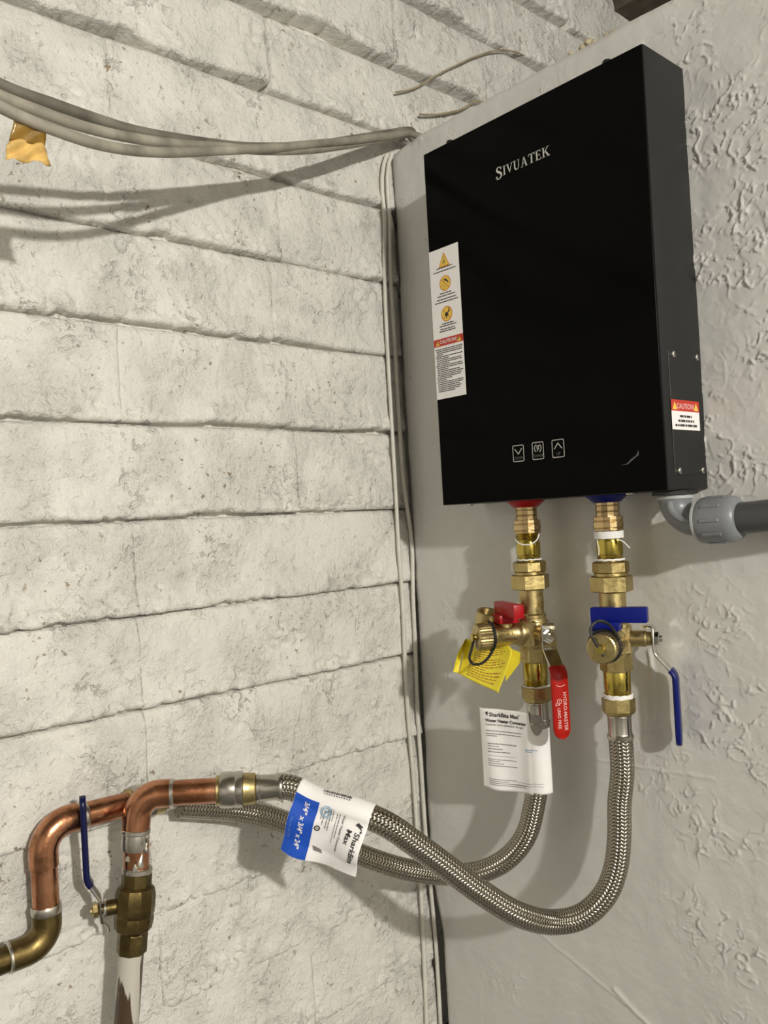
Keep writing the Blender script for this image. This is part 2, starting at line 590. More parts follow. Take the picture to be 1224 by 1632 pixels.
def brick(z0, z1, y0, y1, seed, fine):
    st = .0030 if fine else .011
    low = z0 < -.40
    high = z0 > .60
    gap_b = .0085 if high else (.0035 if low else .0026)
    gap_t = .0060 if high else (.0035 if low else .0010)
    gy = .0018 if high else -.0004
    ny, nz = max(8, int((y1-y0)/st)), max(6, int((z1-z0)/st))
    u = np.linspace(0, 1, ny); v = np.linspace(0, 1, nz)
    U, W = np.meshgrid(u, v)
    rnd = random.Random(seed)
    a, b = y0+gy, y1-gy
    Y = a+(b-a)*U
    # ragged, slightly wandering bed edges
    eb = z0+gap_b*np.clip(1+2.2*fbm(Y*5, Y*0+seed*.9, 14, 2), .15, 2.2) + rnd.uniform(-.0018, .0018) + .0022*fbm(Y*8, Y*0+seed*3.1, 11, 3) + .0100*np.maximum(0, fbm(Y*30, Y*0+seed*1.7, 12, 4, .65)-.08)
    et = z1-gap_t + .0018*fbm(Y*9, Y*0+seed*2.3, 13, 3)
    Z = eb+(et-eb)*W
    ea = .003*fbm(Z*18, Z*0+seed*1.3, 15, 3)
    Y = Y + ea*np.exp(-((U)*(b-a)/.03)**2) + ea*np.exp(-((1-U)*(b-a)/.03)**2)
    db, dt = (Z-eb), (et-Z)
    dl, dr = (U*(b-a)), ((1-U)*(b-a))
    lump = fbm(Y*7, Z*9, seed % 5, 3)
    lipmask = .55+.9*fbm(Y*6, Y*0+seed*.7, 21, 2)
    X = rnd.uniform(-.0015, .0015) + rnd.uniform(-.003, .003)*(U-.5) + .0050*lump + (.0006 if low else .0062)*np.exp(-(db/.024)**2)*np.clip(lipmask, .1, 1.4)
    X = X - .0030*np.exp(-(dt/.016)**2)
    rough = sstep(.05, .45, .8*fbm(Y*7, Z*9, 31, 3)+.75*np.exp(-(db/.024)**2)*np.clip(.6+fbm(Y*5, Y*0+seed*.37, 33, 2)*1.4, 0, 1.3))
    X = X + (.0008+.0060*rough)*fbm(Y*50, Z*50, 41, 3, .65) - .0036*rough*sstep(.20, .42, fbm(Y*52, Z*52, 57, 2)) - .0012*sstep(.36, .48, fbm(Y*75, Z*75, 59, 2))
    # rounded arrises
    for d, r, dep in ((db, .0045, .0045), (dt, .007, .004), (dl, .007, .0011 if not high else .004), (dr, .007, .0011 if not high else .004)):
        t = np.clip(1-d/r, 0, 1)
        X = X - dep*t*t
    V = np.stack([X.ravel(), Y.ravel(), Z.ravel()], 1).tolist()
    F = [f[::-1] for f in grid_faces(ny, nz)]
    # skirt back into the wall
    ring = [i for i in range(ny)] + [j*ny+ny-1 for j in range(1, nz)] + [(nz-1)*ny+i for i in range(ny-2, -1, -1)] + [j*ny for j in range(nz-2, 0, -1)]
    n0 = len(V)
    for i in ring:
        p = V[i]
        V.append((-.045, p[1], p[2]))
    n = len(ring)
    for k in range(n):
        k2 = (k+1) % n
        F.append((ring[k], ring[k2], n0+k2, n0+k))
    return [tuple(p) for p in V], F

seed = 100
for c in range(len(JOINT)-1):
    z0, z1 = JOINT[c], JOINT[c+1]
    base = -.478 if c % 2 == 1 else -.228
    jit = {9: -.2475, 8: -.4853, 7: -.221, 6: -.478, 4: -.475, 2: -.471, 1: -.239}.get(c)
    ph = jit if jit is not None else base
    cuts = [ph+.512*k for k in range(-3, 5)]
    cuts = [y for y in cuts if -1.30 < y < 1.29]
    cuts = [-1.30]+cuts+[1.29]
    for a, b in zip(cuts[:-1], cuts[1:]):
        seed += 1
        if b-a < .03: continue
        if z0 < .45:
            if a > -.02: continue                    # wholly hidden behind the plastered wall
            b = min(b, .003)
        fine = (b > -.70 and a < .75 and z1 > -.80)
        build('brick', brick(z0, z1, a, b, seed, fine), M['masonry'], wl, angle=None)

# right wall: plastered partition that stops short of the ceiling
WT = .588
def plaster_wall():
    xs = np.concatenate([np.linspace(0, .72, 452), np.linspace(.74, 3.9, 40)])
    zs = np.concatenate([np.linspace(FLOOR, -.76, 12), np.linspace(-.75, WT, 838)])
    X, Z = np.meshgrid(xs, zs)
    # broken left arris beside the corner gap
    edge = .0085+.0022*fbm(Z*9, Z*0+3, 3, 3)+.0008*fbm(Z*60, Z*0+3, 4, 2)+.017*(1-sstep(-.70, -.585, Z))
    chip = .012*np.exp(-((Z-.60)/.02)**2)
    X = edge+(X/3.9)*(3.9-edge)+ (chip*0)
    top = WT + .004*fbm(X*7, X*0+1, 6, 3) + .0015*fbm(X*50, X*0+2, 7, 3) - .011*np.clip(1-X/.075, 0, 1)
    Zs = np.where(Z > WT-.06, WT-.06+(Z-(WT-.06))/.06*(top-(WT-.06)), Z)
    h = .0045*fbm(X*3.2, Zs*3.2, 8, 3) + .0012*fbm(X*11, Zs*11, 9, 3) + .0004*fbm(X*45, Zs*45, 10, 2)
    # curled trowel ridges in patches
    wx = X + .012*fbm(X*14, Zs*14, 71, 2); wz = Zs + .012*fbm(X*14, Zs*14, 72, 2)
    patch = sstep(.40, .50, X + .10*fbm(X*5, Zs*5, 73, 2))*.9 + .55*sstep(.10, .3, fbm(X*6, Zs*6, 74, 3))
    patch = np.clip(patch*(.16+.84*sstep(-.18, .20, fbm(X*8, Zs*8, 75, 3))), 0, 1)
    patch = patch*(1-.85*((X > .14) & (X < .40) & (Zs < -.20) & (Zs > -.62)))
    r = 0
    for s, sc, wd, am in ((81, 36, .040, 1.0), (82, 56, .055, .9), (83, 85, .075, .7)):
        n = gnoise(wx*sc, wz*sc, s)
        brk = sstep(.10, .22, gnoise(X*sc*.8, Zs*sc*.8, s+5))
        r = r + am*np.exp(-(n/wd)**2)*brk
    h = h + .0024*np.clip(r, 0, 1.2)*patch + .0007*patch*sstep(.08, .13, gnoise(wx*30, wz*30, 95))
    # a few long drips and creases
    for (x0, z0, x1, z1, w, am) in ((.345, -.655, .415, -.695, .0035, .0022), (.21, -.615, .36, -.668, .0025, .0010), (.33, -.352, .50, -.345, .002, .0010),
                                    (.425, -.20, .432, -.285, .0028, .0024), (.412, -.215, .421, -.30, .0022, .0018), (.466, .5525, .62, .5505, .0016, -.0020)):
        d = np.array((x1-x0, z1-z0)); L2 = (d**2).sum()
        t = np.clip(((X-x0)*d[0]+(Zs-z0)*d[1])/L2, 0, 1)
        dist = np.hypot(X-x0-t*d[0]+.002*fbm(X*40, Zs*40, 91, 2), Zs-z0-t*d[1]+.002*fbm(X*40, Zs*40, 92, 2))
        h = h + am*np.exp(-(dist/w)**2)
    # arris rounding
    h = h - .0022*np.exp(-((X-edge)/.0035)**2) - .003*np.exp(-((top-Zs)/.0045)**2)
    Yw = -h
    V = np.stack([X.ravel(), Yw.ravel(), Zs.ravel()], 1).tolist()
    nx, nz = len(xs), len(zs)
    F = grid_faces(nx, nz)
    n0 = len(V)
    # returns: top and left side of the partition
    topi = [(nz-1)*nx+i for i in range(nx)]
    for i in topi: V.append((V[i][0], .11, V[i][2]))
    for k in range(nx-1): F.append((topi[k], topi[k+1], n0+k+1, n0+k))
    n1 = len(V)
    lefti = [j*nx for j in range(nz)]
    for i in lefti: V.append((V[i][0]+.004, .11, V[i][2]))
    for k in range(nz-1): F.append((lefti[k], lefti[k+1], n1+k+1, n1+k))
    return [tuple(p) for p in V], F

wr = build('wall_right', plaster_wall(), M['plaster'], angle=None)
setp(wr, 'smooth plastered partition wall with trowel ridges carrying the black heater', None, None, 'structure')

setp(build('floor', quad([(-.1, -3.2, FLOOR), (3.9, -3.2, FLOOR), (3.9, 1.3, FLOOR), (-.1, 1.3, FLOOR)]), M['floor'], smooth=False), 'grey concrete floor of the utility room', None, None, 'structure')
setp(build('ceiling', quad([(-.1, -3.2, CEIL), (-.1, 1.3, CEIL), (3.9, 1.3, CEIL), (3.9, -3.2, CEIL)]), M['ceiling'], smooth=False), 'old boarded ceiling above the block wall', None, None, 'structure')
setp(build('wall_back', quad([(-.1, -3.2, FLOOR), (-.1, -3.2, CEIL), (3.9, -3.2, CEIL), (3.9, -3.2, FLOOR)]), M['room'], smooth=False), 'plain pale wall behind the camera', None, None, 'structure')
setp(build('wall_side', quad([(3.9, -3.2, FLOOR), (3.9, -3.2, CEIL), (3.9, 1.3, CEIL), (3.9, 1.3, FLOOR)]), M['room'], smooth=False), 'plain pale wall at the far right', None, None, 'structure')
setp(build('wall_beyond', quad([(-.1, 1.3, FLOOR), (3.9, 1.3, FLOOR), (3.9, 1.3, CEIL), (-.1, 1.3, CEIL)]), M['room'], smooth=False), 'plain wall of the space beyond the partition', None, None, 'structure')

# rough joist where the block wall meets the ceiling
def joist():
    V, F = box(-.01, 1.2, .72, .84, 1.085, CEIL-.002, .004)
    return V, F
setp(build('trim_1', joist(), M['joist'], angle=30), 'dark rough ceiling joist above the partition top', None, None, 'structure')

# ================================================================== WATER HEATER
HX0, HX1, HY, HZ1 = .1663, .5136, -.0894, .5
ht = thing('tankless_water_heater', ((HX0+HX1)/2, 0, 0), 'black tankless water heater box with a glossy front hung on the plastered wall', 'water heater')
case = build('casing', box(HX0, HX1, HY+.0012, .004, 0, HZ1, .0012), M['case'], ht)
fp = build('front_panel', box(HX0+.0004, HX1-.0016, HY, HY+.0014, .0004, HZ1-.0004, .0005, 1), M['glass'], ht)

FY = HY-.00025
def on_front(g, eps=0.0):       # 2-D (x,z) drawing laid on the front panel
    return [(p[0], FY-eps, p[1]) for p in g[0]], g[1]

# ---- name plate lettering (serif capitals drawn by hand)
def serif_letters():
    def stem(x, w, h): return [rect2(x-w/2, x+w/2, 0, h)]
    def ser(x, y, w, t=.035): return [rect2(x-w/2, x+w/2, y-t/2, y+t/2)]
    L = {}
    L['I'] = (.36, [*stem(.18, .15, 1), *ser(.18, .02, .34), *ser(.18, .98, .34)])
    L['V'] = (.80, [poly2([(.06, 1), (.22, 1), (.46, .2), (.40, 0)]), poly2([(.40, 0), (.46, .12), (.72, 1), (.65, 1), (.42, .2)]), *ser(.15, .98, .34), *ser(.68, .98, .26)])
    L['U'] = (.80, [line2([(.17, 1), (.17, .32), (.22, .13), (.34, .05)], .14), line2([(.34, .05), (.46, .05), (.58, .13), (.63, .32), (.63, 1)], .07), *ser(.17, .98, .34), *ser(.63, .98, .26)])
    L['A'] = (.84, [poly2([(.36, 1), (.44, 1), (.20, .0), (.12, 0)]), poly2([(.38, 1), (.46, 1), (.74, 0), (.58, 0)]), rect2(.24, .58, .32, .39), *ser(.15, .02, .28), *ser(.68, .02, .34)])
    L['T'] = (.76, [*stem(.38, .15, 1), *ser(.38, .02, .34), rect2(.02, .74, .93, 1.0), rect2(.02, .07, .76, 1.0), rect2(.69, .74, .76, 1.0)])
    L['E'] = (.70, [*stem(.17, .15, 1), rect2(.02, .60, .93, 1), rect2(.02, .64, 0, .07), rect2(.17, .46, .48, .54), rect2(.44, .49, .40, .62), rect2(.55, .60, .78, 1), rect2(.59, .64, 0, .24)])
    L['K'] = (.86, [*stem(.17, .15, 1), poly2([(.62, 1), (.72, 1), (.26, .46), (.22, .50)]), poly2([(.30, .58), (.40, .66), (.82, .02), (.62, .02)]), *ser(.17, .02, .34), *ser(.17, .98, .34), *ser(.66, .98, .30), *ser(.70, .02, .34)])
    s = [(.60, .86), (.55, .95), (.42, 1.0), (.28, .96), (.20, .84), (.22, .70), (.34, .60), (.50, .50), (.60, .38), (.60, .20), (.50, .06), (.34, .0), (.20, .05), (.13, .16)]
    wd = [.05, .07, .06, .10, .13, .15, .18, .18, .16, .14, .10, .06, .10, .12]
    P = [Vector(p) for p in s]
    V, F = [], []
    for i, p in enumerate(P):
        t = (P[min(i+1, len(P)-1)]-P[max(i-1, 0)]).normalized(); n = Vector((-t.y, t.x))
        V += [(*(p+n*wd[i]/2), 0), (*(p-n*wd[i]/2), 0)]
        if i: F.append((2*i-2, 2*i-1, 2*i+1, 2*i))
    L['S'] = (.72, [(V, F), poly2(circ(.17, .17, .10, 14)), poly2(circ(.58, .84, .075, 14))])
    return L
L = serif_letters()
gs, x = [], 0.0
for i, ch in enumerate('SIVUATEK'):
    adv, sh = L[ch]
    k = 1.28 if i == 0 else 1.0
    for g in sh: gs.append(mv2(g, x, -.18 if i == 0 else 0, 0, k, k))
    x += adv*k+.04
logo = join(*gs)
sc = (.3832-.2944)/x
logo = mv2(logo, .2944, .4215, 0, sc, .0122)
build('name_lettering', on_front(logo, .0003), M['silver_ink'], fp, smooth=False)['label'] = 'silver serif maker name across the front'

# ---- touch keys
def rounded(x0, x1, y0, y1, r, n=5):
    P = []
    for cx, cy, a0 in ((x1-r, y1-r, 0), (x0+r, y1-r, 90), (x0+r, y0+r, 180), (x1-r, y0+r, 270)):
        for k in range(n+1):
            a = math.radians(a0+90*k/n)
            P.append((cx+r*math.cos(a), cy+r*math.sin(a)))
    return P
def touch_key(x0, x1, z0, z1, icon, word):
    cx = (x0+x1)/2
    o = build('touch_key', on_front(join(line2(rounded(x0, x1, z0, z1, .0016), .0009, True), *icon(cx, z1)), .0002), M['silver_ink'], fp, smooth=False)
    build('key_lettering', on_front(mv2(text2d(word, .0052, 'CENTER'), cx, z0+.0026), .0002), M['dim_ink'], fp, smooth=False)
    return o
touch_key(.2983, .3158, .0503, .0709, lambda c, t: [line2([(c-.0058, t-.0042), (c, t-.0112), (c+.0058, t-.0042)], .0011)], 'DOWN')['label'] = 'key with a down arrow'
def picon(c, t):
    y = t-.0074
    arc = lambda r, a0, a1: line2([(c+r*math.cos(math.radians(a)), y+r*1.0*math.sin(math.radians(a))) for a in range(a0, a1+1, 15)], .0010)
    return [arc(.0053, 115, 245), arc(.0053, -65, 65), line2([(c-.0012, y+.003), (c+.0016, y+.003), (c+.0016, y-.0012), (c-.0006, y-.0012), (c-.0006, y-.0042)], .0010), line2([(c-.0012, y+.003), (c-.0012, y-.0006)], .0010)]
touch_key(.3299, .3471, .0503, .0717, picon, 'POWER')['label'] = 'key with a round power mark'
touch_key(.3608, .3783, .0501, .0717, lambda c, t: [line2([(c-.0058, t-.0112), (c, t-.0042), (c+.0058, t-.0112)], .0011)], 'UP')['label'] = 'key with an up arrow'
build('paint_scrape', on_front(poly2([(.4565, .0328), (.465, .0329), (.4745, .0392), (.4800, .0425), (.4802, .0480), (.4770, .0425), (.4700, .0385), (.4640, .0338)]), .0001), M['dim_ink'], fp, smooth=False)

# ---- tall warning sticker
SX0, SX1, SZ0, SZ1 = .1669, .2231, .1498, .3596
sw, sh_ = SX1-SX0, SZ1-SZ0
stk = build('warning_sticker', on_front(rect2(SX0, SX1, SZ0, SZ1), .0001), M['paper'], ht, smooth=False)
stk['label'] = 'tall white warning sticker with yellow symbols and a red caution band'
sp = lambda u, v: (SX0+u*sw, SZ1-v*sh_)
rn = random.Random(3)
def warn_tri(cx, cy, w, h):
    return [(cx-w/2, cy-h/2), (cx+w/2, cy-h/2), (cx, cy+h/2)]
blk, yel, orn, red, wht = [], [], [], [], []
cx, cy = sp(.5, .079)
orn.append(poly2(warn_tri(cx, cy, .0215, .0205))); yel.append(poly2(warn_tri(cx, cy-.0006, .0175, .0165)))
blk += [rect2(cx-.0005, cx+.0005, cy-.0030, cy+.0042), rect2(cx-.0036, cx+.0036, cy-.0036, cy-.0028), rect2(cx-.0025, cx+.0025, cy-.0052, cy-.0045), rect2(cx-.0014, cx+.0014, cy-.0067, cy-.0061)]
for v in (.238, .443):
    cx, cy = sp(.5, v)
    orn.append(poly2(circ(cx, cy, .0107))); yel.append(poly2(circ(cx, cy, .0094)))
    if v < .3:
        orn.append(line2([(cx-.0068, cy+.0068), (cx+.0068, cy-.0068)], .0012))
        blk += [poly2([(cx-.0015, cy+.0062), (cx+.0022, cy+.0058), (cx+.0072, cy+.0005), (cx+.0062, cy-.0008), (cx+.0015, cy+.003), (cx-.0018, cy+.004)])]
        for q in ((-.004, -.0005), (-.0015, -.0025), (-.005, -.003), (-.0025, -.0052), (.0004, -.005), (-.001, -.0072)):
            blk.append(poly2(circ(cx+q[0], cy+q[1], .0006, 8)))
    else:
        orn += [line2([(cx-.0068, cy+.0068), (cx+.0068, cy-.0068)], .0012), line2([(cx-.0068, cy-.0068), (cx+.0068, cy+.0068)], .0010)]
        blk += [line2([(cx-.001, cy-.006), (cx+.0015, cy+.0005), (cx+.0045, cy+.0035)], .0018), line2(circ(cx+.0055, cy+.0052, .0019, 14)[2:-1], .0011), poly2(circ(cx-.0006, cy-.0002, .0026, 14)), poly2([(cx-.0045, cy-.0012), (cx+.004, cy-.0012), (cx+.003, cy-.003), (cx-.003, cy-.0026)])]
for v, a, b in ((.135, .24, .78), (.156, .12, .88), (.305, .30, .70), (.322, .22, .82), (.344, .20, .84), (.362, .12, .90), (.508, .32, .72), (.522, .24, .80), (.542, .26, .78), (.556, .22, .78)):
    x0, y0 = sp(a, v); x1, _ = sp(b, v)
    blk.append(word_bars(x0, x1, y0, .0014, rn))
# caution band
x0, y0 = sp(0, .598); x1, y1 = sp(1, .648)
red.append(rect2(x0, x1, y1, y0))
for u in (.135, .865):
    cx, cy = sp(u, .624)
    yel.append(poly2(warn_tri(cx, cy, .0082, .0075))); orn.append(line2(warn_tri(cx, cy, .0082, .0075), .0006, True))
    blk += [rect2(cx-.0005, cx+.0005, cy-.0012, cy+.0018), poly2(circ(cx, cy-.0022, .0005, 8))]
cx, cy = sp(.5, .632)
wht.append(mv2(text2d('CAUTION!', .0068, 'CENTER', .0001), cx, cy))
v = .672
rows = [(.04, .96), (.08, .94), (.09, .95), (.08, .30), (.05, .95), (.08, .50), (.08, .90), (.09, .94), (.08, .50), (.05, .92), (.08, .94), (.08, .46), (.08, .86), (.08, .95), (.08, .88), (.08, .86), (.06, .56), (.08, .38), (.05, .94), (.08, .92), (.08, .80), (.08, .86), (.08, .82), (.08, .66)]
for i, (a, b) in enumerate(rows):
    x0, y0 = sp(a, v); x1, _ = sp(b, v)
    blk.append(word_bars(x0, x1, y0, .00125, rn))
    v += .0122
build('red_band', on_front(join(*red), .0002), M['red_ink'], stk, smooth=False)
for g in orn:     # filled outlines lie under the yellow fields, the bars of the ban signs over them
    build('orange_symbol', on_front(g, .0002 if len(g[0]) in (3, 28) else .00035), M['orange_ink'], stk, smooth=False)
for g in yel: build('yellow_symbol', on_front(g, .0003), M['yellow_ink'], stk, smooth=False)
build('black_print', on_front(join(*blk), .0004), M['ink'], stk, smooth=False)
build('caution_lettering', on_front(join(*wht), .0004), M['white_ink'], stk, smooth=False)

# ---- right-hand side: cover plate, screws, small sticker
cov = build('side_cover', box(HX1-.0005, HX1+.0009, -.0735, -.003, .0165, .1585, .0004, 1), M['case'], ht)
def screw(c, d, r=.0042, washer=None):
    fr_ = axis_frame(c, d)
    g = lathe([(r*.98, -.0004), (r, .0006), (r*.86, .0019), (r*.5, .0027), (r*.22, .0029)], 20)
    s1 = box(-r*.5, r*.5, -r*.11, r*.11, .0024, .0031); s2 = box(-r*.11, r*.11, -r*.5, r*.5, .0024, .0031)
    sc_ = build('screw', xf(g, fr_), M['screw'], ht)
    build('screw_slot', xf(join(s1, s2), fr_), M['ink'], sc_, smooth=False)
    return sc_
for y, z in ((-.0637, .1538), (-.0098, .1546), (-.0648, .0213), (-.0112, .0216)):
    screw((HX1+.0009, y, z), (1, 0, 0))
for x in (.207, .4602):
    build('top_bolt', xf(lathe([(.0056, -.001), (.0058, .0005), (.0058, .0062), (.0048, .0080), (.002, .0086)], 18), Matrix.Translation((x, -.076, HZ1))), M['case'], ht)
for x in (.2094, .4583):
    screw((x, -.078, 0), (0, 0, -1), .0048)
def on_side(g, eps=0.0):       # 2-D (u = towards wall, z)
    return [(HX1+.0010+eps, p[0], p[1]) for p in g[0]], g[1]
ss = build('caution_sticker', on_side(rect2(-.0740, -.0106, .0683, .1023), .0001), M['paper'], ht, smooth=False)
ss['label'] = 'small white sticker with a red caution band'
build('red_band', on_side(rect2(-.0740, -.0106, .0895, .1023), .0002), M['red_ink'], ss, smooth=False)
for c in (-.0665, -.0180): build('yellow_symbol', on_side(poly2([(c-.0052, .0912), (c+.0052, .0912), (c, .1003)]), .0003), M['yellow_ink'], ss, smooth=False)
build('caution_lettering', on_side(mv2(text2d('CAUTION!', .0084, 'CENTER', .0001), -.0423, .0925), .0003), M['pink_ink'], ss, smooth=False)
build('black_print', on_side(join(word_bars(-.056, -.029, .0824, .0026, rn), word_bars(-.060, -.024, .0772, .0026, rn), word_bars(-.0675, -.0155, .0720, .0026, rn)), .0003), M['ink'], ss, smooth=False)
# ---- coloured port rings under the box
HOT, COLD, PY = .2790, .4055, -.045
for x, mt, lb in ((HOT, 'red_plastic', 'red plastic ring round the hot outlet'), (COLD, 'blue_plastic', 'blue plastic ring round the cold inlet')):
    g = lathe([(.0255, .001), (.0255, -.0015), (.0235, -.003), (.017, -.0088), (.0135, -.0098)], 36)
    build('port_ring', xf(g, Matrix.Translation((x, PY, 0))), M[mt], ht)['label'] = lb

# ================================================================== CONDUIT
cd = thing('electrical_conduit', (.497, PY, 0), 'grey elbow fitting and dark flexible conduit leaving the bottom right of the heater', 'conduit')
build('lock_nut', xf(hexnut(.027, 0, -.0055, 8, .2, .001), Matrix.Translation((.497, PY, 0))), M['rubber'], cd)
build('gasket', xf(lathe([(.0195, -.0055), (.0205, -.0065), (.0205, -.0095), (.0195, -.0105)], 32), Matrix.Translation((.497, PY, 0))), M['grey_light'], cd)
ap = [Vector((.497, PY, -.009))]
for k in range(0, 11):
    a = math.radians(90*k/10)
    ap.append(Vector((.497+.026*(1-math.cos(a)), PY, -.0125-.025*math.sin(a))))
ap.append(Vector((.535, PY, -.0376)))
(eg, _) = tube(ap, lambda i: .0190-.0025*min(1, i/6), 24)
build('elbow', eg, M['grey_plastic'], cd)
# raised web on the flank of the elbow
wp = [Vector((.499, PY-.0165, -.013))] + [Vector((.499+.024*(1-math.cos(math.radians(9*k))), PY-.0166, -.014-.0215*math.sin(math.radians(9*k)))) for k in range(1, 11)]
build('elbow_rib', tube(wp, .0042, 10)[0], M['grey_plastic'], cd)
nutf = axis_frame((.5262, PY, -.0365), (1, 0, .028))
build('compression_nut', xf(lathe([(.0215, 0), (.0245, .0015), (.0262, .006), (.0268, .012), (.0268, .030), (.0262, .037), (.0245, .043), (.021, .0465), (.0185, .047)], 40), nutf), M['grey_plastic'], cd)
build('nut_lip', xf(lathe([(.0235, -.0012), (.0255, .0004), (.0255, .0030), (.0248, .0036)], 40), nutf), M['grey_light'], cd)
for k in range(10):
    a = 2*math.pi*k/10
    g = box(.0262, .0279, -.0022, .0022, .012, .034, .0008, 1)
    build('grip_rib', xf(g, nutf @ Matrix.Rotation(a, 4, 'Z')), M['grey_plastic'], cd)
cp = catmull([(.560, PY, -.0355), (.60, PY, -.0335), (.66, PY, -.026), (.76, PY+.002, -.008), (.95, PY+.004, .03), (1.25, PY+.012, .06), (1.6, PY+.02, .07), (2.2, PY+.02, .07)], .01)
build('conduit', tube(cp, .0172, 24)[0], M['conduit'], cd)

# ================================================================== ISOLATION VALVES
SZ = -.178                                   # height of stem and drain axes
def wavy_ring(r, zc, amp=.0006, n=40, turns=1.0, dz=0.0, seed=1):
    rr = random.Random(seed)
    return [Vector(((r+rr.uniform(-amp, amp)*.3)*math.cos(2*math.pi*turns*k/n), (r+rr.uniform(-amp, amp)*.3)*math.sin(2*math.pi*turns*k/n), zc+dz*k/n+amp*math.sin(k*1.7))) for k in range(n+1)]

def make_valve(x, phi, label, hot):
    root = thing('isolation_valve', (x, PY, 0), label, 'valve', 'brass isolation valves under the heater')
    T = Matrix.Translation((x, PY, 0)) @ Matrix.Rotation(phi, 4, 'Z')
    def part(name, g, m, parent=root, **kw):
        return build(name, xf(g, T), M[m], parent, **kw)
    # adaptor screwed into the heater
    ad = part('adapter', join(lathe([(.0140, -.0075), (.0148, -.0085), (.0148, -.0125), (.0138, -.0132), (.0138, -.0136), (.0147, -.0142), (.0147, -.0195), (.0137, -.0203), (.0137, -.0208), (.0147, -.0214), (.0147, -.0265)], 12, .2),
                              lathe([(.0150, -.0262), (.0182, -.0270), (.0182, -.0312), (.0172, -.0318), (.0172, -.0324), (.0184, -.0330), (.0184, -.0398), (.0176, -.0405), (.0176, -.0410), (.0180, -.0416), (.0180, -.0440), (.0150, -.0448)], 14, .1)), 'red_brass', angle=20)
    prof = [(.0150, -.0435)]
    z = -.0445
    while z > -.0545: prof += [(.0160, z), (.0153, z-.0009)]; z -= .0018
    prof += [(.0158, -.0560), (.0163, -.0580), (.0163, -.0725)]
    z = -.0735
    while z > -.0800: prof += [(.0160, z), (.0154, z-.0009)]; z -= .0018
    prof += [(.0152, -.0840)]
    part('nipple', lathe(prof, 40), 'polished')
    # white thread tape
    if hot:
        part('thread_tape', tube(wavy_ring(.0163, -.0800, .0004, seed=2), .0011, 8)[0], 'ptfe')
        lp = [Vector((.0165*math.cos(a), .0165*math.sin(a), zz)) for a, zz in ((-2.6, -.046), (-2.2, -.048), (-1.7, -.053), (-1.2, -.0575), (-.7, -.0595))] + [Vector((.0195, -.004, -.0585)), Vector((.0205, .004, -.053)), Vector((.0185, .008, -.046))]
        part('thread_tape', tube(catmull(lp, .002), .0009, 8)[0], 'ptfe')
        part('thread_tape', tube(wavy_ring(.0168, -.2165, .0005, seed=5), .0005, 6)[0], 'ptfe')
        part('thread_tape', tube(wavy_ring(.0172, -.2495, .0007, turns=2, dz=-.002, n=70, seed=6), .0009, 8)[0], 'ptfe')
    else:
        for k in range(4): part('thread_tape', tube(wavy_ring(.0168, -.0462-.0022*k, .0002, seed=k), .0014, 8)[0], 'ptfe')
        part('thread_tape', tube(catmull([(.012, -.0125, -.0545), (.019, -.0100, -.0585), (.0225, -.0085, -.0625), (.0255, -.0065, -.0665)], .002), .0007, 6)[0], 'ptfe')
        part('thread_tape', tube(catmull([(-.012, -.0115, -.053), (-.0118, -.0122, -.060), (-.0105, -.0128, -.066), (-.0115, -.0122, -.074)], .002), .0006, 6)[0], 'ptfe')
        part('thread_tape', tube(wavy_ring(.0166, -.0802, .0003, seed=12), .0014, 8)[0], 'ptfe')
        for k in range(3): part('thread_tape', tube(wavy_ring(.0170, -.2475-.0018*k, .0004, seed=20+k), .0011, 8)[0], 'ptfe')
    part('coupling_nut', join(hexnut(.0224, -.0822, -.0972, 8, .25, .0018), lathe([(.0205, -.0968), (.0205, -.1005)], 32)), 'brass_nut', angle=22)
    part('union_nut', hexnut(.0262, -.0998, -.1205, 6, .35, .0016), 'brass_nut', angle=22)
    # cast body
    body = part('body', lathe([(.0150, -.1190), (.0165, -.1200), (.0165, -.1525), (.0172, -.1535), (.0188, -.1545), (.0188, -.1575), (.0178, -.1585), (.0192, -.1610), (.0205, -.1650), (.0208, -.1780), (.0206, -.1910), (.0196, -.1960), (.0190, -.1995)], 44), 'brass')
    part('body_flats', lathe([(.0185, -.1600), (.0218, -.1635), (.0218, -.1945), (.0190, -.1990)], 8, math.pi/8), 'brass', body, angle=20)
    part('tailpiece', join(hexnut(.0198, -.1985, -.2185, 6, .15, .001), lathe([(.0170, -.2180), (.0170, -.2190)], 30)), 'brass_nut', angle=22)
    prof = [(.0158, -.2180), (.0164, -.2195), (.0164, -.2405)]
    z = -.2412
    while z > -.2510: prof += [(.0162, z), (.0156, z-.0009)]; z -= .0018
    part('nipple', lathe(prof+[(.0150, -.2540)], 40), 'polished')
    if hot:   # raised foundry marks on the neck, facing the room
        def neck(u, v): a = u/.0166 + .40; return (.0169*math.cos(a), .0169*math.sin(a), v)
        part('foundry_mark', mapg(subdiv(join(mv2(text2d('LF', .0062, 'CENTER'), 0, -.1290), line2(circ(0, -.1405, .0044, 20), .0009, True), line2([(.0018, -.1388), (-.0010, -.1385), (-.0018, -.1405), (-.001, -.1425), (.0018, -.1422)], .0009), mv2(text2d('us', .0045), .0050, -.1425)), .002), neck), 'polished', body, smooth=False)
    # drain branch, towards local -y
    DF = Matrix(((1, 0, 0, 0), (0, 0, -1, 0), (0, 1, 0, SZ), (0, 0, 0, 1)))     # local z -> -y
    drain = part('drain_branch', xf(join(lathe([(.0165, .012), (.0178, .0205), (.0172, .0225), (.0150, .0250), (.0146, .0270), (.0146, .0540), (.0158, .0560), (.0158, .0610), (.0140, .0620), (.0140, .0690)], 36)), DF), 'brass')
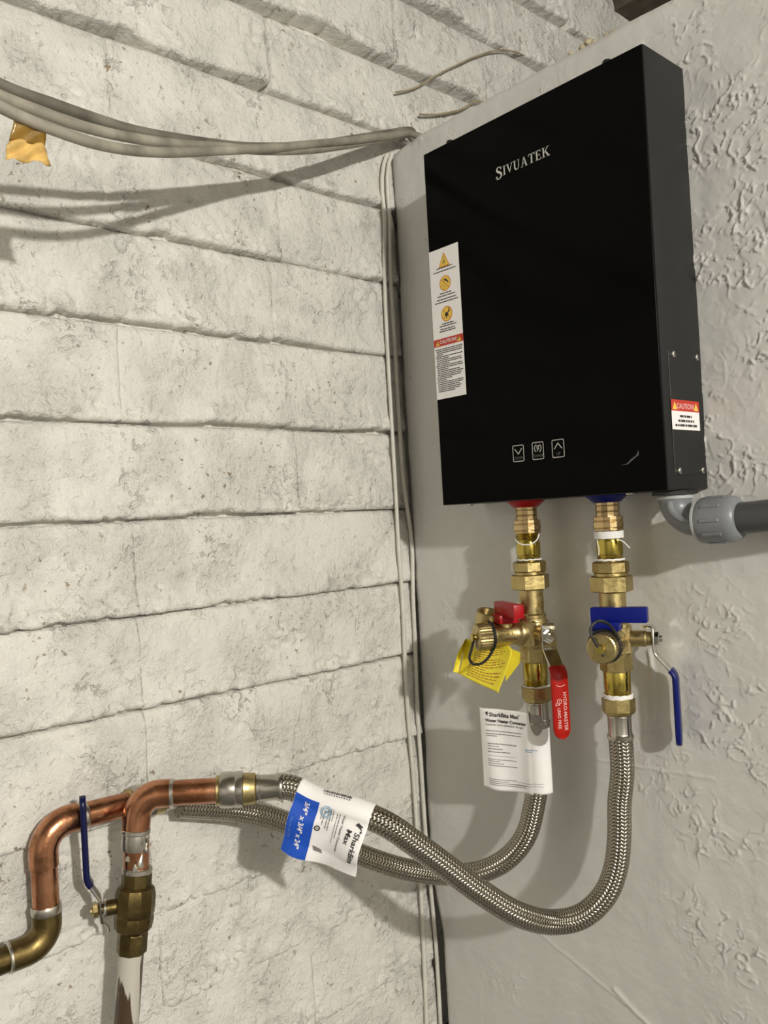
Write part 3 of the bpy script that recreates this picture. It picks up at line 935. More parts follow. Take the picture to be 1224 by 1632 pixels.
    if hot:
        # foundry marks along the branch: reads from the cap towards the body
        def brl(u, v): a = v/.0147; return (.0149*math.cos(a), u, SZ+.0149*math.sin(a))
        part('foundry_mark', mapg(subdiv(join(mv2(text2d('3/4', .0068, 'CENTER'), -.040, .0010), mv2(text2d('600WOG', .0056, 'CENTER'), -.0405, -.0066)), .002), brl), 'polished', drain, smooth=False)
    cap = part('drain_cap', xf(lathe([(.0150, .0640), (.0178, .0645), (.0180, .0665), (.0180, .0800), (.0172, .0822), (.0155, .0830), (.0055, .0832), (.0050, .0830)], 56, 0, True, (.0170, .955)), DF), 'brass', angle=18)
    part('cap_knob', xf(lathe([(.0040, .0828), (.0036, .0838), (.0036, .0860), (.0050, .0866), (.0052, .0885), (.0046, .0892)], 24), DF), 'polished', cap)
    part('cap_slot', xf(join(box(.0062, .0155, -.0007, .0007, .0826, .0836), box(-.0155, -.0062, -.0007, .0007, .0826, .0836)), DF @ Matrix.Rotation(.75, 4, 'Z')), 'polished', cap, smooth=False)
    # black leash: ring behind the cap and a loop to the knob
    def bead(i): return .0016+.0005*(i % 2)
    ring = [Vector((.0188*math.cos(2*math.pi*k/64), -.0625, SZ+.0188*math.sin(2*math.pi*k/64))) for k in range(65)]
    part('leash', tube(ring, bead, 8)[0], 'rubber', root)
    if hot:
        lp = catmull([(-.002, -.0855, SZ-.004), (-.006, -.0875, SZ-.016), (-.004, -.092, SZ-.028), (.002, -.090, SZ-.0345), (.007, -.080, SZ-.034), (.010, -.071, SZ-.027), (.0125, -.064, SZ-.016)], .0016)
        lp = lp[::-1]
    else:
        lp = catmull([(.003, -.0862, SZ-.008), (.001, -.0862, SZ-.004), (-.003, -.088, SZ+.004), (-.008, -.090, SZ+.015), (-.0095, -.088, SZ+.024), (-.004, -.083, SZ+.0315), (.005, -.076, SZ+.030), (.012, -.068, SZ+.021), (.0172, -.063, SZ+.008)], .0016)
    part('leash', tube(lp, bead, 8)[0], 'rubber', root)
    # butterfly handle of the drain
    st = part('drain_stem', xf(lathe([(.0105, .010), (.0105, .0150), (.0075, .0155), (.0075, .022)], 24), Matrix.Translation((0, -.040, SZ))), 'brass')
    hd = part('drain_handle', join(xf(box(-.0170, .0160, -.0140, .0140, .0155, .0275, .0025), Matrix.Translation((0, -.040, SZ))),
                                   xf(box(-.0185, .0475, -.0075, .0075, .0250, .0435, .0022), Matrix.Translation((0, -.040, SZ)))), 'red_plastic' if hot else 'blue_plastic')
    hd['label'] = 'stubby red plastic drain handle' if hot else 'stubby blue plastic drain handle'
    # stem and main lever, towards local +x
    SF = Matrix(((0, 0, 1, 0), (0, 1, 0, 0), (-1, 0, 0, SZ), (0, 0, 0, 1)))     # local z -> +x
    part('stem', xf(lathe([(.0100, .016), (.0100, .0375), (.0092, .0385), (.0085, .0385), (.0085, .0440), (.0052, .0445), (.0052, .0470)], 28), SF), 'brass')
    nut = part('lever_nut', xf(join(hexnut(.0082, .0482, .0535, 6, .1, .0008), lathe([(.0094, .0478), (.0094, .0486)], 24), lathe([(.0042, .0530), (.0042, .0565), (.0034, .0572)], 16)), SF), 'chrome', angle=22)
    lev = part('lever', xf(strip([(.0345, .0145), (.0400, .0150), (.0450, .0148), (.0468, .0120), (.0468, -.0140), (.0480, -.0175), (.0500, -.0205), (.0650, -.0385), (.0680, -.0420), (.0695, -.0460), (.0695, -.0700)], [.010, .013, .017, .019, .0205, .0205, .0200, .0190, .0185, .018, .018], .0026), Matrix.Translation((0, 0, SZ))), 'chrome', angle=40)
    gp = [(.0640, -.0373), (.0668, -.0404), (.0687, -.0440), (.0695, -.0485)] + [(.0695, -.0485-.0130*k) for k in range(1, 6)]
    gw = [.0215, .0222, .0228, .0232] + [.0234]*5
    ze = gp[-1][1]
    for k in range(1, 9):
        a = math.radians(90*k/8.3)
        gp.append((.0695, ze-.0150*math.sin(a))); gw.append(.0234*max(.12, math.cos(a)**.8))
    grip = part('lever_grip', xf(strip(gp, gw, [.0054]*3+[.0062]*(len(gp)-3)), Matrix.Translation((0, 0, SZ))), 'red_grip' if hot else 'blue_grip', angle=50)
    grip['label'] = 'red vinyl grip with white lettering' if hot else 'long blue vinyl grip'
    if hot:
        fx = .0695+.0031+.0002
        def face(u, v): return (fx, v, SZ-u)      # u runs down the grip, v up = +y
        tx = lambda s, size, u, v, al='LEFT': mv2(text2d(s, size, al, .00008), u, v)
        gl = join(tx('HYDRO-MASTER', .0066, .0685, .0025), tx('LEAD FREE', .0056, .0880, -.0060),
                  line2(circ(.0800, -.0030, .0030, 18), .0008, True), rect2(.0786, .0814, -.0034, -.0028), poly2(circ(.0842, -.0038, .0010, 10)),
                  tx('US', .0034, .0815, -.0085), line2([(.0590, .0060), (.0605, .0040), (.0612, .0), (.0605, -.0040), (.0590, -.0060)], .0008))
        part('grip_lettering', mapg(gl, face), 'pink_ink', grip, smooth=False)
    if hot:   # open threaded relief port behind the branch
        o, d = Vector((-.022, -.058, SZ+.010)), Vector((.28, .10, .95)).normalized()
        pf = axis_frame(o, d)
        pr = [(.0155, .0), (.0165, .001), (.0165, .021), (.0150, .0218), (.0138, .0212)]
        z = .020
        while z > .004: pr += [(.0128, z), (.0137, z-.001)]; z -= .002
        part('relief_port', xf(lathe(pr, 32, 0, False), pf), 'brass')
        part('relief_neck', xf(lathe([(.0080, -.012), (.0080, .002)], 20), pf), 'brass')
    return root

make_valve(HOT, math.radians(-26.8), 'brass shut-off valve with red lever and stubby red drain handle under the heater', True)
make_valve(COLD, math.radians(22.1), 'brass shut-off valve with long blue lever and blue drain handle under the heater', False)

# ================================================================== BRAIDED HOSES
HR = .0147
def hose_end(root, o, d, kind, seedrot=0.0):
    """fitting whose axis starts at o and runs along d into the hose"""
    fr_ = axis_frame(o, d)
    if kind == 'nut':
        build('swivel_nut', xf(lathe([(.0172, 0), (.0204, .0016), (.0204, .0165), (.0188, .0200), (.0152, .0225)], 8, .3+seedrot), fr_), M['brass_nut'], root, angle=22)
        build('ferrule', xf(lathe([(.0138, .0215), (.0150, .0222), (.0152, .0235), (.0144, .0245), (.0144, .0440), (.0150, .0460), (.0162, .0472), (.0162, .0500), (.0156, .0512)], 36), fr_), M['steel'], root)
    else:
        build('release_collar', xf(lathe([(.0150, -.001), (.0170, 0), (.0170, .003), (.0160, .004)], 32), fr_), M['brass'], root)
        build('push_fitting', xf(lathe([(.0165, .003), (.0195, .0042), (.0206, .0075), (.0206, .0160), (.0200, .0215), (.0206, .0225), (.0206, .0300), (.0180, .0315)], 40), fr_), M['steel'], root)
        build('brass_band', xf(lathe([(.0178, .0305), (.0186, .0312), (.0180, .0335), (.0176, .0390), (.0176, .0440), (.0166, .0450)], 36), fr_), M['brass'], root)
        build('ferrule', xf(lathe([(.0140, .0445), (.0158, .0460), (.0158, .0490), (.0148, .0500), (.0148, .0690), (.0156, .0705), (.0160, .0720), (.0160, .0745), (.0155, .0755)], 36), fr_), M['steel'], root)

def hose(root, pts):
    P = smooth_path(catmull(pts, .004), 6)
    g, uv = tube(P, HR, 32)
    build('braided_sleeve', g, M['braid'], root, uv=uv, angle=60)
    return P

# cold: from the riser elbow, out from the wall, round a low loop and up into the cold valve
EB = Vector((.075, -.5241, -.3152))                       # riser elbow, centre of the bend
hd_ = Vector((.5642, .8246, -.0412)).normalized()
def along(t): return EB+hd_*t
ch = thing('braided_hose', tuple(along(.085)), 'braided steel hose crossing in front and looping low before rising to the blue valve', 'hose', 'braided water heater hoses')
hose_end(ch, along(0.0883), hd_, 'push')
hose_end(ch, (COLD, PY, -.2507), (0, 0, -1), 'nut')
CP = hose(ch, [along(0.0883+.070), along(0.0883+.085), (0.1950, -0.3641, -0.3376), (0.2350, -0.3407, -0.3476), (0.2650, -0.3153, -0.3638), (0.2800, -0.2868, -0.3909), (0.2920, -0.2557, -0.4207), (0.3080, -0.2164, -0.4594), (0.3300, -0.1697, -0.4989), (0.3432, -0.1150, -0.5244), (0.3649, -0.0900, -0.5196), (0.3868, -0.0700, -0.4936), (0.3963, -0.0580, -0.4624), (0.3999, -0.0510, -0.4209), (0.3998, -0.0470, -0.3832), (COLD, PY, -.345), (COLD, PY, -.300), (COLD, PY, -.296)])

# hot: from the left copper elbow along the wall behind, then up into the hot valve
hh = thing('braided_hose', (0.0340, -0.5101, -0.3382), 'braided steel hose running low behind the other hose and up to the red valve', 'hose', 'braided water heater hoses')
hose_end(hh, (0.0340, -0.5195, -0.3364), (.02, 1, -.10), 'push')
hose_end(hh, (HOT, PY, -.2507), (0, 0, -1), 'nut')
hose(hh, [(0.0360, -0.4533, -0.3554), (0.0370, -0.4419, -0.3590), (0.0450, -0.3753, -0.3803), (0.0550, -0.3345, -0.3983), (0.0700, -0.2759, -0.4351), (0.0900, -0.2286, -0.4673), (0.1250, -0.1694, -0.5000), (0.1520, -0.1235, -0.5152), (0.2020, -0.0950, -0.5080), (0.2342, -0.0730, -0.4882), (0.2563, -0.0570, -0.4558), (0.2660, -0.0480, -0.4160), (HOT, PY, -.345), (HOT, PY, -.300), (HOT, PY, -.296)])

# ================================================================== PAPER LABELS
# wrap label round the cold hose with a loose hanging flap
def nearest(P, q):
    q = Vector(q)
    return min(range(len(P)), key=lambda i: (P[i]-q).length)
i0, i1 = nearest(CP, (0.1780, -0.3722, -0.3331)), nearest(CP, (0.2570, -0.3276, -0.3528))
LP = CP[i0:i1+1]
cum = [0.0]
for a, b in zip(LP[:-1], LP[1:]): cum.append(cum[-1]+(b-a).length)
LL = cum[-1]
def lab_axis(t):
    t = max(0.0, min(LL*.9999, t))
    k = max(i for i in range(len(cum)) if cum[i] <= t)
    k = min(k, len(LP)-2)
    f = (t-cum[k])/(cum[k+1]-cum[k])
    return LP[k].lerp(LP[k+1], f)
AX = (LP[-1]-LP[0]).normalized()
LU = (Vector((0, 0, 1))-AX*AX.z).normalized()
LO = AX.cross(LU).normalized()
RL = HR+.0009
W0, W1 = -RL*3.3, .066
def lab(t, w, eps=0.0):
    """t along the hose, w round the hose (negative = over the top and behind) then down the flap"""
    p = lab_axis(t)
    if w < 0:
        a = -w/RL
        return p+(LO*math.cos(a)+LU*math.sin(a))*(RL+eps)
    s = w
    f = t/LL
    bulge = .010*math.sin(min(1, s/.05)*math.pi)*.55 - .006*math.exp(-(s/.010)**2)*(s/.010) + .0035*math.sin(s*95+f*5)*min(1, s/.03)*(.35+f)
    curl = -.020*max(0, f-.72)*max(0, (s-.045)/.02)
    slope = .006*math.sin(f*7+1)*min(1, s/.05)
    return p+LO*(RL+eps+bulge+curl+slope)-LU*(s*(.97+.06*f))
lb = thing('hose_label', tuple(lab(0, W1)), 'white and blue printed label wrapped round the crossing hose with a loose flap', 'label')
nt, nw = 40, 90
V = [tuple(lab(LL*i/nt, W0+(W1-W0)*j/nw)) for j in range(nw+1) for i in range(nt+1)]
sh = build('paper_wrap', (V, [f[::-1] for f in grid_faces(nt+1, nw+1)]), M['tag'], lb, angle=None)
md = sh.modifiers.new('thickness', 'SOLIDIFY'); md.thickness = .0004; md.offset = 0
def on_label(g, eps=.0006, mx=.003):
    return mapg(subdiv(g, mx), lambda u, v: lab(u, v, eps))
BT = LL*.335
build('blue_panel', on_label(rect2(.0004, BT, -.0050, W1-.0006, 14, 30), .0005, .01), M['blue_ink'], lb, angle=None)['label'] = 'bright blue panel with white size lettering'
def tdown(s, size, t, w, bold=0.0001, space=1.0):
    """lettering that reads down the flap; tops of the letters towards +t"""
    v, f = text2d(s, size, 'LEFT', bold, space)
    return [(t+p[1], w+p[0], 0) for p in v], [q[::-1] for q in f]
build('size_lettering', on_label(tdown('3/4" x 3/4" x 24"', .0083, BT-.0165, -.0010, .00022), .0009), M['white_ink'], lb, smooth=False)
build('size_lettering', on_label(tdown('Pasador de 3/4', .0042, .0042, .020), .0009), M['pale_blue_ink'], lb, smooth=False)
build('brand_lettering', on_label(join(tdown('SharkBite', .0090, LL-.0115, .0140, .0002), tdown('Max', .0090, LL-.0215, .0140, .0002)), .0009), M['ink'], lb, smooth=False)
fin = join(poly2([(LL-.011, .0045), (LL-.004, .0075), (LL-.0065, .0085), (LL-.004, .0115), (LL-.0100, .0090), (LL-.014, .0080)]), poly2(circ(LL-.0055, .0125, .0012, 10)))
build('brand_emblem', on_label(fin, .0009), M['ink'], lb, smooth=False)
gl = join(tdown('Water Heater Connector', .0040, LL-.0300, .0015, .0001))
rl = random.Random(11)
def bars_down(t, w0, w1, h):
    v, f = word_bars(w0, w1, 0, h, rl)
    return [(t+p[1], p[0], 0) for p in v], [q[::-1] for q in f]
gl = join(gl, bars_down(LL-.0345, .002, .030, .0010), bars_down(LL-.0375, .002, .036, .0008), bars_down(LL-.0425, -.0015, .012, .0010), bars_down(LL-.0455, -.002, .024, .0012), bars_down(LL-.0485, 0, .022, .0012), bars_down(LL-.0530, .003, .018, .0012), bars_down(LL-.0560, .005, .012, .0010))
build('small_print', on_label(gl, .0009), M['grey_ink'], lb, smooth=False)
ci = join(line2(circ(BT+.0105, .0035, .0068, 30), .0009, True), line2(circ(BT+.0105, .0035, .0050, 30), .0012, True), poly2(circ(BT+.0105, .0035, .0022, 16)))
build('round_emblem', on_label(ci, .0009), M['light_blue_ink'], lb, smooth=False)
build('round_emblem', on_label(join(line2(circ(BT+.0050, .0235, .0028, 20), .0014, True), rect2(BT+.0038, BT+.0062, .0230, .0240)), .0009), M['ink'], lb, smooth=False)
build('dark_corner', on_label(poly2([(BT+.004, .046), (BT+.015, .049), (BT+.017, .053), (BT+.006, .052)]), .0009), M['grey_ink'], lb, smooth=False)
bc, t = [], LL*.32
while t < LL*.70:
    w = rl.uniform(.0005, .0016); bc.append(rect2(t, t+w, -.0225, -.0185)); t += w+rl.uniform(.0004, .0010)
for k in range(11): bc.append(rect2(LL*.34+k*.0031, LL*.34+k*.0031+.0013, -.0172, -.0156))
build('bar_code', on_label(join(*bc), .0009), M['ink'], lb, smooth=False)

# white tag wrapped round the top of the hot hose
tg = thing('paper_tag', (HOT, PY, -.40), 'white printed paper tag folded round the hose below the red lever', 'tag')
TD = Vector((-.977, -.199, 0)).normalized(); TN = Vector((.199, -.977, 0)).normalized()
ZT, ZB = -.2855, -.3960
TW = .079
def tagp(u, v, eps=0.0):
    """u: 0 at the outer left edge, TW at the hose, beyond TW round the hose; v: 0 top .. 1 bottom"""
    z = ZT+(ZB-ZT)*v
    if u <= TW:
        d = TW-u
        wob = .0026*math.sin(u*70+.6)*(.4+.9*v)+.0016*math.sin(u*160-v*2)*(1-u/TW)
        off = .0048*math.exp(-(d/.022)**2)
        p = Vector((HOT, PY, 0))+TD*(d+.0050)+TN*(.0106+off+wob*(1-math.exp(-(d/.01)**2))+eps)
        zz = z-.002*math.sin(u*45)*v
        return Vector((p.x, p.y, zz))
    a0 = math.atan2(TN.y, TN.x)-.31
    a = a0+(u-TW)/.0162
    return Vector((HOT+(.0162+eps)*math.cos(a), PY+(.0162+eps)*math.sin(a), z+.003*v))
nu, nv = 70, 36
UM = TW+.030
V, F = [], []
for j in range(nv+1):
    for i in range(nu+1):
        u = UM*i/nu; v = j/nv
        if u > TW:      # rounded notch that leaves the ferrule bare
            c = min(1, (u-TW)/.018)
            v = max(v, 0) if False else (.27*math.sqrt(max(0, 1-((c-.55)/.62)**2)) + (1-.27*math.sqrt(max(0, 1-((c-.55)/.62)**2)))*v)
        V.append(tuple(tagp(u, v)))
tgo = build('paper', (V, [f[::-1] for f in grid_faces(nu+1, nv+1)]), M['tag'], tg, angle=None)
md = tgo.modifiers.new('thickness', 'SOLIDIFY'); md.thickness = .0004; md.offset = 0
TH = ZT-ZB
def on_tag(g, eps=.0007, mx=.004): return mapg(subdiv(g, mx), lambda u, y: tagp(u, -y/TH, eps))
def tt(s, size, u, y, bold=.0001): return mv2(text2d(s, size, 'LEFT', bold), u, -y)
build('brand_lettering', on_tag(join(tt('SharkBite Max', .0077, .0160, .0105, .0002), tt('Water Heater Connector', .0060, .0100, .0180, .0002), poly2([(.0100, -.0065), (.0128, -.0035), (.0145, -.0050), (.0135, -.0105), (.0122, -.0080)]), tt('TM', .0020, .0600, .0065))), M['ink'], tg, smooth=False)
build('small_lettering', on_tag(tt('Conector para calentador de agua', .0042, .0100, .0227, 0)), M['ink'], tg, smooth=False)
rt = random.Random(5)
gl = []
for y, a, b, h in ((.0305, .010, .064, .0011), (.0345, .010, .064, .0011), (.0372, .010, .027, .0011), (.0480, .012, .055, .0013), (.0512, .012, .028, .0011), (.0550, .012, .033, .0013), (.0590, .012, .044, .0013), (.0690, .012, .054, .0009), (.0715, .012, .029, .0009), (.0745, .012, .034, .0009), (.0775, .012, .054, .0010), (.0960, .012, .052, .0009), (.0985, .012, .040, .0009), (.1010, .012, .068, .0009), (.1035, .012, .068, .0009)):
    gl.append(mv2(word_bars(a, b, 0, h, rt), 0, -y))
gl += [rect2(.012, .054, -.0638, -.0634), rect2(.052, .094, -.0968, -.0964), rect2(.052, .094, -.1000, -.0996)]
build('small_print', on_tag(join(*gl)), M['grey_ink'], tg, smooth=False)
build('link_print', on_tag(join(mv2(word_bars(.070, .089, 0, .0012, rt), 0, -.0510), mv2(word_bars(.070, .082, 0, .0010, rt), 0, -.0535))), M['light_blue_ink'], tg, smooth=False)
build('ferrule_film', [(tuple(tagp(TW+.003+.015*i/8, .27*j/6, .0002))) for j in range(7) for i in range(9)] and ([tuple(tagp(TW+.0015+.017*i/8, .02+.27*j/6, -.0003)) for j in range(7) for i in range(9)], [f[::-1] for f in grid_faces(9, 7)]), M['clear'], tg, angle=None)

# yellow instruction tag hanging behind the hot drain
yt = thing('yellow_tag', (0.2215, -0.0850, -0.2222), 'folded yellow paper tag with brown print hanging below the red drain handle', 'tag')
A, B, Cc, D = Vector((0.1887, -0.0820, -0.1888)), Vector((0.2633, -0.0820, -0.1920)), Vector((0.2541, -0.0960, -0.2551)), Vector((0.1850, -0.0960, -0.2353))
B2 = Vector((0.2737, -0.0880, -0.2053))
def yp(u, v, eps=0.0):
    top = A.lerp(B, u); bot = D.lerp(Cc, u)
    side = Vector((0, 0, 0))
    p = top.lerp(bot, v)
    if u > .5: p = p+(B2-B.lerp(Cc, .45))*((u-.5)*2)**2*math.sin(math.pi*min(1, v*1.05))
    n = Vector((.25, -.95, .12)).normalized()
    return p+n*(eps+.002*math.sin(u*5)+.0012*math.sin(v*7+u*3))
n1, n2 = 24, 24
g = ([tuple(yp(i/n1, j/n2)) for j in range(n2+1) for i in range(n1+1)], [f[::-1] for f in grid_faces(n1+1, n2+1)])
yo = build('paper', g, M['yellow'], yt, angle=None)
md = yo.modifiers.new('thickness', 'SOLIDIFY'); md.thickness = .0004; md.offset = 0
# folded left leaf and the leaf behind on the right
E1, E2, E3 = Vector((0.1819, -0.1040, -0.2325)), Vector((0.1923, -0.1040, -0.2063)), Vector((0.2004, -0.0960, -0.1878))
build('folded_leaf', ([tuple(p) for p in (E1, D+Vector((0, -.001, 0)), A.lerp(D, .62)+Vector((0, -.0015, 0)), E2)], [(0, 1, 2, 3)]), M['yellow'], yt, smooth=False)
build('folded_leaf', ([tuple(p) for p in (E2, A.lerp(D, .62)+Vector((0, -.0015, 0)), A, E3)], [(0, 1, 2, 3)]), M['yellow'], yt, smooth=False)
build('back_leaf', ([(0.2565, -0.0780, -0.1947), (0.2768, -0.0720, -0.2024), (0.2759, -0.0720, -0.2159), (0.2558, -0.0800, -0.2418)], [(0, 3, 2, 1)]), M['yellow'], yt, smooth=False)
ry = random.Random(9)
gl = []
for k in range(15):
    v0 = .07+.058*k
    a, b = (.36 if k < 4 else (.30 if k < 8 else .22)), ry.uniform(.84, .93)
    if k in (5, 10): b = .62
    u = a
    while u < b:
        w = ry.uniform(.03, .10)
        gl.append(rect2(u, min(b, u+w), v0, v0+.020)); u += w+.018
build('brown_print', mapg(subdiv(join(*gl), .05), lambda u, v: yp(u, v, .0006)), M['brown_ink'], yt, smooth=False)

# ================================================================== COPPER PIPES
PR = .0143
def ring(root, o, d, r, ln, m, name='solder_joint', bulge=.0006):
    fr_ = axis_frame(o, d)
    return build(name, xf(lathe([(r*.97, -ln/2), (r+bulge, -ln*.3), (r+bulge, ln*.3), (r*.97, ln/2)], 32), fr_), M[m], root)
def arc_path(corner, din, dout, R, n=12):
    """path that turns from din to dout about a corner point"""
    din, dout = Vector(din).normalized(), Vector(dout).normalized()
    c = Vector(corner)
    ang = math.acos(max(-1, min(1, din.dot(dout))))
    tl = R*math.tan(ang/2)
    a, b = c-din*tl, c+dout*tl
    nrm = (dout-din*din.dot(dout)).normalized()
    cen = a+nrm*R
    P = []
    for k in range(n+1):
        t = ang*k/n
        P.append(cen-nrm*R*math.cos(t)+din*R*math.sin(t))
    return P
cl = thing('copper_pipe', (.034, -.62, -.46), 'copper pipe stepping up in two elbows along the block wall at lower left', 'pipe', 'copper supply pipes')
# (upper elbow, left)
UE = Vector((.034, -.6195, -.3325)); LE = Vector((.034, -.6195, -.4628))
dl_ = Vector((0, 1, -.045)).normalized()
build('pipe', tube([LE+Vector((0, -.02, 0)), LE+Vector((0, -.3, 0)), LE+Vector((0, -1.0, 0))], PR, 28)[0], M['bronze'], cl)
pe = arc_path(LE, (0, 1, 0), (0, 0, 1), .024)
pe = [pe[0]-Vector((0, .018, 0))]+pe+[pe[-1]+Vector((0, 0, .014))]
build('elbow', tube(pe, .0158, 28)[0], M['olive_bronze'], cl)['label'] = 'dull tarnished lower elbow'
ring(cl, pe[0], (0, 1, 0), .0160, .004, 'solder')
build('pipe', tube([pe[-1]-Vector((0, 0, .01)), UE-Vector((0, 0, .034))], PR, 28)[0], M['copper'], cl)
ring(cl, pe[-1], (0, 0, 1), .0160, .010, 'solder', bulge=.0003)
pe2 = arc_path(UE, (0, 0, 1), dl_, .030)
pe2 = [pe2[0]-Vector((0, 0, .014))]+pe2+[pe2[-1]+dl_*.012]
build('elbow', tube(pe2, .0158, 28)[0], M['copper_dark'], cl)['label'] = 'shiny brown copper upper elbow'
ring(cl, pe2[-1], dl_, .0155, .012, 'solder')
build('pipe', tube([pe2[-1]-dl_*.01, Vector((0.0340, -0.5187, -0.3366))], PR, 28)[0], M['copper'], cl)

rp = thing('copper_riser', (.075, -.55, FLOOR), 'riser pipe with a tarnished blue-handled ball valve and copper elbow beside the block wall', 'pipe', 'copper supply pipes')
V0 = Vector((.075, -.5419, -.4854)); V1 = Vector((.075, -.5315, -.4087))
up = (V1-V0).normalized()
build('steel_pipe', tube([V0+up*.004, V0-up*.30, V0-up*.86], .0138, 28)[0], M['drip_pipe'], rp)['label'] = 'dark pipe with runs of pale paint'
def rz(t): return V0+up*t
fr_ = axis_frame(V0+up*.008, up)
vb = build('valve_body', xf(join(lathe([(.0150, -.012), (.0168, -.0105), (.0168, .010), (.0160, .0115)], 8, .2), lathe([(.0158, .0105), (.0205, .0150), (.0222, .0250), (.0215, .0300), (.0225, .0330), (.0225, .0520), (.0205, .0600), (.0168, .0625)], 10, .15), lathe([(.0168, .0600), (.0168, .0760), (.0158, .0775)], 8, .2)), fr_), M['bronze'], rp, angle=25)
vb['label'] = 'brown tarnished ball valve body'
build('pipe', tube([rz(.070), EB-up*.026], PR, 28)[0], M['copper_dark'], rp)
ring(rp, rz(.0868), up, .0163, .007, 'solder')
ring(rp, EB-up*.050, up, .0148, .022, 'solder', bulge=.0004)
for k, (a, zt, zb_, w) in enumerate(((.85, .128, .086, .0040), (.35, .128, .100, .0052), (1.35, .128, .094, .0048), (1.75, .128, .110, .0040), (1.05, .094, .068, .0034))):
    # solder runs down the copper
    fx = axis_frame(V0, up)
    P = []
    for i in range(9):
        z = zt+(zb_-zt)*i/8
        aa = a+.06*math.sin(i*1.3+k)
        P.append(fx @ Vector((PR*.93*math.cos(aa), PR*.93*math.sin(aa), z)))
    build('solder_run', tube(P, lambda i, w=w: w*(.55+.3*math.sin(i*.9+1)), 10)[0], M['solder'], rp)
pe3 = arc_path(EB, up, hd_, .026)
pe3 = [pe3[0]-up*.016]+pe3+[pe3[-1]+hd_*.012]
build('elbow', tube(pe3, .0158, 28)[0], M['copper'], rp)
ring(rp, pe3[0], up, .0158, .006, 'solder')
ring(rp, pe3[-1]+hd_*.0015, hd_, .0157, .005, 'solder')
build('pipe', tube([pe3[-1]-hd_*.01, along(0.0883+.010)], PR, 28)[0], M['copper'], rp)
# lever of the ball valve, stem along the wall (-y)
so = rz(.0505)
sd = Vector((-.40, -.917, 0)).normalized()
sf = axis_frame(so, sd)
build('stem', xf(lathe([(.0085, .018), (.0085, .030), (.0055, .031), (.0055, .042)], 20), sf), M['bronze'], rp)
build('stem_washer', xf(lathe([(.0092, .0300), (.0098, .0308), (.0098, .0330), (.0092, .0338)], 24), sf), M['chrome'], rp)
build('lever_nut', xf(join(hexnut(.0078, .0395, .0455, 6, .1, .0008), lathe([(.0040, .045), (.0040, .0480)], 16)), sf), M['brass'], rp, angle=22)
LM = frame(tuple(so), tuple(sd), (.917, -.40, 0), (0, 0, 1))
build('lever', xf(strip([(.0350, -.0150), (.0370, -.0120), (.0370, .0100), (.0380, .0140), (.0465, .0290), (.0490, .0330), (.0497, .0380), (.0497, .0700)], [.012, .017, .019, .019, .0185, .018, .017, .017], .0028), LM), M['chrome'], rp, angle=40)
gp = [(.0460, .0290), (.0488, .0340), (.0500, .0400)]+[(.0500, .040+.0155*k) for k in range(1, 6)]
gw = [.0190, .0195, .0200]+[.0205]*5
ze = gp[-1][1]
for k in range(1, 9):
    a = math.radians(90*k/8.3); gp.append((.0500, ze+.012*math.sin(a))); gw.append(.0205*max(.12, math.cos(a)**.8))
build('lever_grip', xf(strip(gp, gw, .0066), LM), M['navy_grip'], rp, angle=50)['label'] = 'dark blue vinyl lever grip'
build('handle_tab', xf(strip([(.0370, -.0120), (.0300, -.0200), (.0295, -.0260)], .006, .0022), LM), M['chrome'], rp, angle=40)

# ================================================================== CABLES AND WIRES
def line(name, pts, r, m, label, cat, group, step=.008, seg=12, n=3):
    P = smooth_path(catmull(pts, step), n)
    o = thing(name, tuple(P[0]), label, cat, group)
    build('sheath', tube(P, r, seg)[0], M[m], o)
    return o
# three old cables that sag off the block wall and go over the end of the partition
TAIL = [(.030, .035, .603), (.028, .10, .606), (.022, .30, .60), (.020, .60, .60)]
def tail(dz, dx): return [(p[0]+dx, p[1], p[2]+dz) for p in TAIL]
line('grey_cable', [(.13, -1.5, .62), (.20, -.95, .50), (0.1900, -0.6755, 0.4100), (0.1800, -0.6320, 0.4123), (0.1650, -0.5830, 0.4173), (0.1500, -0.5286, 0.4236), (0.1350, -0.4691, 0.4361), (0.1180, -0.4014, 0.4528), (0.1080, -0.3474, 0.4666), (0.0840, -0.2315, 0.5070), (0.0640, -0.1338, 0.5490), (0.0430, -0.0427, 0.5898), (0.0300, 0.0339, 0.6184)]+tail(.006, -.006), .0057, 'cable_dark', 'topmost dark dusty cable of the bundle sagging across the block wall', 'cable', 'old cables above the heater')
line('grey_cable', [(.15, -1.5, .60), (.215, -.95, .48), (0.2050, -0.6811, 0.3915), (0.1970, -0.6491, 0.3925), (0.1880, -0.6151, 0.3935), (0.1760, -0.5774, 0.3990), (0.1630, -0.5355, 0.4079), (0.1450, -0.4751, 0.4236), (0.1260, -0.4066, 0.4447), (0.1080, -0.3236, 0.4678), (0.0900, -0.2366, 0.4974), (0.0700, -0.1555, 0.5318), (0.0480, -0.0549, 0.5758), (0.0330, 0.0231, 0.6082)]+tail(-.007, .002), .0057, 'cable', 'middle pale grey cable of the bundle sagging across the block wall', 'cable', 'old cables above the heater')
line('grey_cable', [(.17, -1.5, .58), (.235, -.95, .46), (0.2250, -0.6883, 0.3715), (0.2200, -0.6683, 0.3696), (0.2120, -0.6357, 0.3700), (0.2020, -0.6007, 0.3722), (0.1880, -0.5603, 0.3803), (0.1660, -0.5004, 0.3995), (0.1490, -0.4498, 0.4193), (0.1300, -0.3845, 0.4450), (0.1130, -0.3171, 0.4709), (0.0920, -0.2278, 0.5068), (0.0730, -0.1418, 0.5417), (0.0520, -0.0517, 0.5791), (0.0370, 0.0236, 0.6099)]+tail(.001, .014), .0057, 'cable', 'lowest grey cable of the bundle with brown tape hanging from it', 'cable', 'old cables above the heater')

